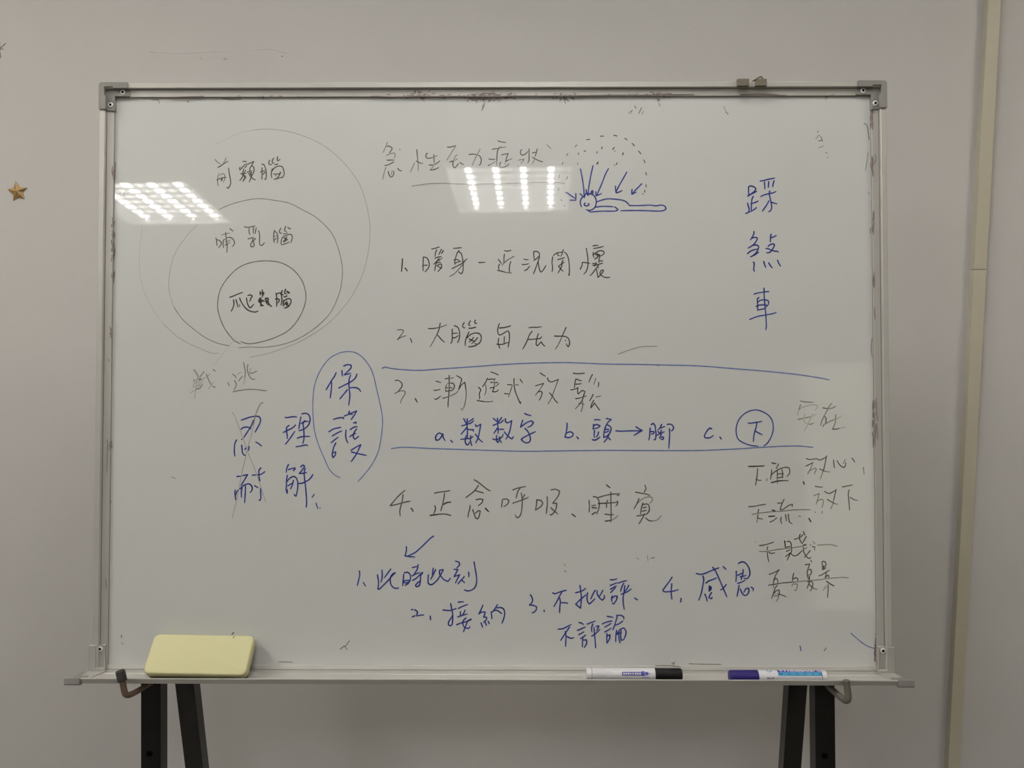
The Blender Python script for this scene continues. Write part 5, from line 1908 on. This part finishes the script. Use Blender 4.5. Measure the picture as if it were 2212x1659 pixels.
# ---------------------------------------------------------------- eraser lying against the board on the tray
er = empty('board_eraser', B2W(-0.4275, 0.036, 0.0085), ROOTROT, label='pale yellow rectangular whiteboard eraser leaning at the left of the marker tray', cat='eraser')
def slab(bm, w, l, t0, t1, rad, n=6):
    pts = []
    for cx, cz, a0 in ((w/2-rad, l-rad, 0), (-w/2+rad, l-rad, 90), (-w/2+rad, rad, 180), (w/2-rad, rad, 270)):
        for k in range(n+1):
            a = math.radians(a0 + 90*k/n); pts.append((cx+rad*math.cos(a), cz+rad*math.sin(a)))
    extrude_poly(bm, pts, t0, t1)
PH = math.radians(40)
RM = Matrix.Rotation(-PH, 4, 'X')
def place(o, base, org):
    o.matrix_local = Matrix.Translation(base) @ Matrix.Rotation(0.016, 4, 'Y') @ RM
# local offsets: front-lower edge of the face at off .047, z .019
bs = Vector((0.0, -0.0114, 0.0108))
bm = bmesh.new(); slab(bm, 0.1500, 0.0600, 0.0, 0.0150, 0.0085)
o = link('plastic_shell', bm, ME, er, smooth=True, bevel=0.0026); place(o, bs, 0)
bm = bmesh.new(); slab(bm, 0.1460, 0.0585, 0.0150, 0.0185, 0.006)
bmesh.ops.translate(bm, verts=bm.verts, vec=(0, 0, .0004))
o = link('felt_pad', bm, MFE, er); place(o, bs, 0)
bm = bmesh.new(); tube(bm, [(0.0440, -.0003, .0562), (0.0440, .0003, .0562)], .0009, 8); tube(bm, [(0.0455, -.0003, .0575), (0.0460, -.0001, .0583)], .0005, 6)
o = link('ink_spot', bm, INK['D'], er); place(o, bs, 0)

# ---------------------------------------------------------------- markers
def cyl_patch(bm, x0, x1, a0, a1, R, mi=0, n=10):   # piece of label wrapped round the barrel
    for k in range(n):
        b0 = a0+(a1-a0)*k/n; b1 = a0+(a1-a0)*(k+1)/n
        vs = [bm.verts.new((x, -R*math.cos(b), R*math.sin(b))) for x, b in ((x0, b0), (x1, b0), (x1, b1), (x0, b1))]
        bm.faces.new(vs).material_index = mi
def wrap_text(txt, x0, length, height, a_base, R, m, parent, name='lettering', flip=False, bold=0.0):
    cu = bpy.data.curves.new('t', 'FONT'); cu.body = txt; cu.size = 1; cu.resolution_u = 2; cu.offset = bold
    to = bpy.data.objects.new('t', cu); COL.objects.link(to)
    dg = bpy.context.evaluated_depsgraph_get(); me = bpy.data.meshes.new_from_object(to.evaluated_get(dg))
    bpy.data.objects.remove(to)
    bm = bmesh.new(); bm.from_mesh(me)
    bmesh.ops.subdivide_edges(bm, edges=[e for e in bm.edges if e.calc_length() > .3], cuts=3)
    bmesh.ops.triangulate(bm, faces=bm.faces)
    xs = [v.co.x for v in bm.verts]; mx, mn = max(xs), min(xs); H = 0.70
    for v in bm.verts:
        u = (v.co.x-mn)/(mx-mn); s = v.co.y/H*height
        if flip: u = 1-u; s = -s
        a = a_base + s/R
        v.co = Vector((x0+u*length, -R*math.cos(a), R*math.sin(a)))
    o = link(name, bm, m, parent); return o
def scribble_lines(bm, rows, R):      # rows of tiny print: short dashes
    for x0, x1, a in rows:
        x = x0
        while x < x1:
            w = random.uniform(.0006, .0016); cyl_patch(bm, x, min(x+w, x1), a-.028, a+.028, R, n=1); x += w + random.uniform(.0003, .0009)
RB = 0.0090
def marker(name, label, x_center, off, z, length, cap_len, cap_left, cap_mat):
    t = empty(name, B2W(x_center, off, z), ROOTROT, label=label, cat='marker', group='markers on the tray')
    s = -1 if cap_left else 1           # cap direction
    h = length/2
    bm = bmesh.new()
    tube(bm, [(s*(h-cap_len+.002), 0, 0), (-s*(h-.008), 0, 0)], RB*.975, 40)
    link('barrel', bm, MWP, t, smooth=False)
    bm = bmesh.new()
    tube(bm, [(-s*(h-.0078), 0, 0), (-s*(h-.0008), 0, 0), (-s*h, 0, 0)], [RB*.99, RB*.97, RB*.88], 40); link('end_plug', bm, MWP, t)
    bm = bmesh.new(); tube(bm, [(-s*(h-.0074), 0, 0), (-s*(h-.0080), 0, 0)], RB*.995, 40); link('end_ring', bm, MDK, t)
    bm = bmesh.new()
    tube(bm, [(s*(h-cap_len), 0, 0), (s*(h-cap_len+.0006), 0, 0), (s*(h-.003), 0, 0), (s*(h-.0008), 0, 0), (s*h, 0, 0)], [RB*.985, RB*1.01, RB*.985, RB*.93, RB*.80], 40)
    link('cap', bm, cap_mat, t)
    return t
D = math.radians
RP = RB*.975 + .00006
mk = marker('marker_pen', 'whiteboard marker with a black cap lying on the tray', 0.2110, 0.031, 0.0152, 0.1395, 0.0395, False, MBC)
x = -0.211
bm = bmesh.new()
cyl_patch(bm, .1927+x, .2215+x, D(8), D(42), RP)      # navy barrel of the printed pen
cyl_patch(bm, .2215+x, .2245+x, D(5), D(50), RP); cyl_patch(bm, .2248+x, .2264+x, D(8), D(46), RP); cyl_patch(bm, .2267+x, .2305+x, D(13), D(41), RP); cyl_patch(bm, .2306+x, .2332+x, D(23), D(30), RP)
link('printed_pen', bm, MNB, mk, label='small blue pen printed on the label')
bm = bmesh.new()
for k in range(8):
    xx = .1943+x+k*.00335
    cyl_patch(bm, xx, xx+(.0023 if k not in (3, 4) else .0018), D(16), D(34), RP+.00005, n=4)
link('lettering', bm, MWP, mk)
bm = bmesh.new()
scribble_lines(bm, [(.150+x, .178+x, D(50)), (.157+x, .178+x, D(38)), (.150+x, .179+x, D(27)), (.150+x, .179+x, D(15)), (.150+x, .170+x, D(2)), (.150+x, .205+x, D(-10)), (.180+x, .203+x, D(0)), (.180+x, .206+x, D(58)), (.150+x, .168+x, D(62))], RP)
link('fine_print', bm, MGT, mk); bpy.data.objects['fine_print']['kind'] = 'stuff'
bm = bmesh.new(); scribble_lines(bm, [(.2218+x, .2325+x, D(-6)), (.2218+x, .2325+x, D(-10))], RP+.00003)
o = link('bold_print', bm, MNB, mk); o['kind'] = 'stuff'

mk = marker('marker_pen', 'whiteboard marker with a blue cap and blue lettering lying on the tray', 0.4195, 0.033, 0.0135, 0.1405, 0.0415, True, MBL)
x = -0.4195
bm = bmesh.new(); cyl_patch(bm, .4185+x, .4835+x, D(61), D(112), RP, n=14); link('label_band', bm, MNB, mk)
bm = bmesh.new(); cyl_patch(bm, .4185+x, .4835+x, D(24), D(60), RP); link('label_band', bm, MCY, mk)
wrap_text('WhiteBoard', .4200+x, .0615, .0078, D(69), RP+.00006, MWP, mk, bold=.03)
wrap_text('M   A   R   K   E   R', .4195+x, .0630, .0030, D(33), RP+.00006, MNB, mk, bold=.012)
wrap_text('BG.230', .4020+x, .0105, .0027, D(-5), RP+.00006, MDK, mk, bold=.02)
bm = bmesh.new()
for k in range(20):        # ring of the round emblem
    a0 = 2*math.pi*k/20; a1 = 2*math.pi*(k+1)/20; vs = []
    for r_, a_ in ((.0040, a0), (.0040, a1), (.0027, a1), (.0027, a0)):
        b = D(86) + r_*math.sin(a_)/RP; vs.append(bm.verts.new((.4070+x+r_*math.cos(a_), -(RP+.00005)*math.cos(b), (RP+.00005)*math.sin(b))))
    bm.faces.new(vs)
link('round_emblem', bm, MCY, mk)
bm = bmesh.new()
scribble_lines(bm, [(.402+x, .416+x, D(46))], RP+.00002); scribble_lines(bm, [(.415+x, .484+x, D(12)), (.415+x, .447+x, D(-1)), (.458+x, .484+x, D(-5)), (.440+x, .484+x, D(4))], RP)
o = link('fine_print', bm, MGT, mk); o['kind'] = 'stuff'
bm = bmesh.new(); cyl_patch(bm, .4035+x, .4440+x, D(-40), D(-22), RP)
link('label_stripe', bm, MNB, mk)
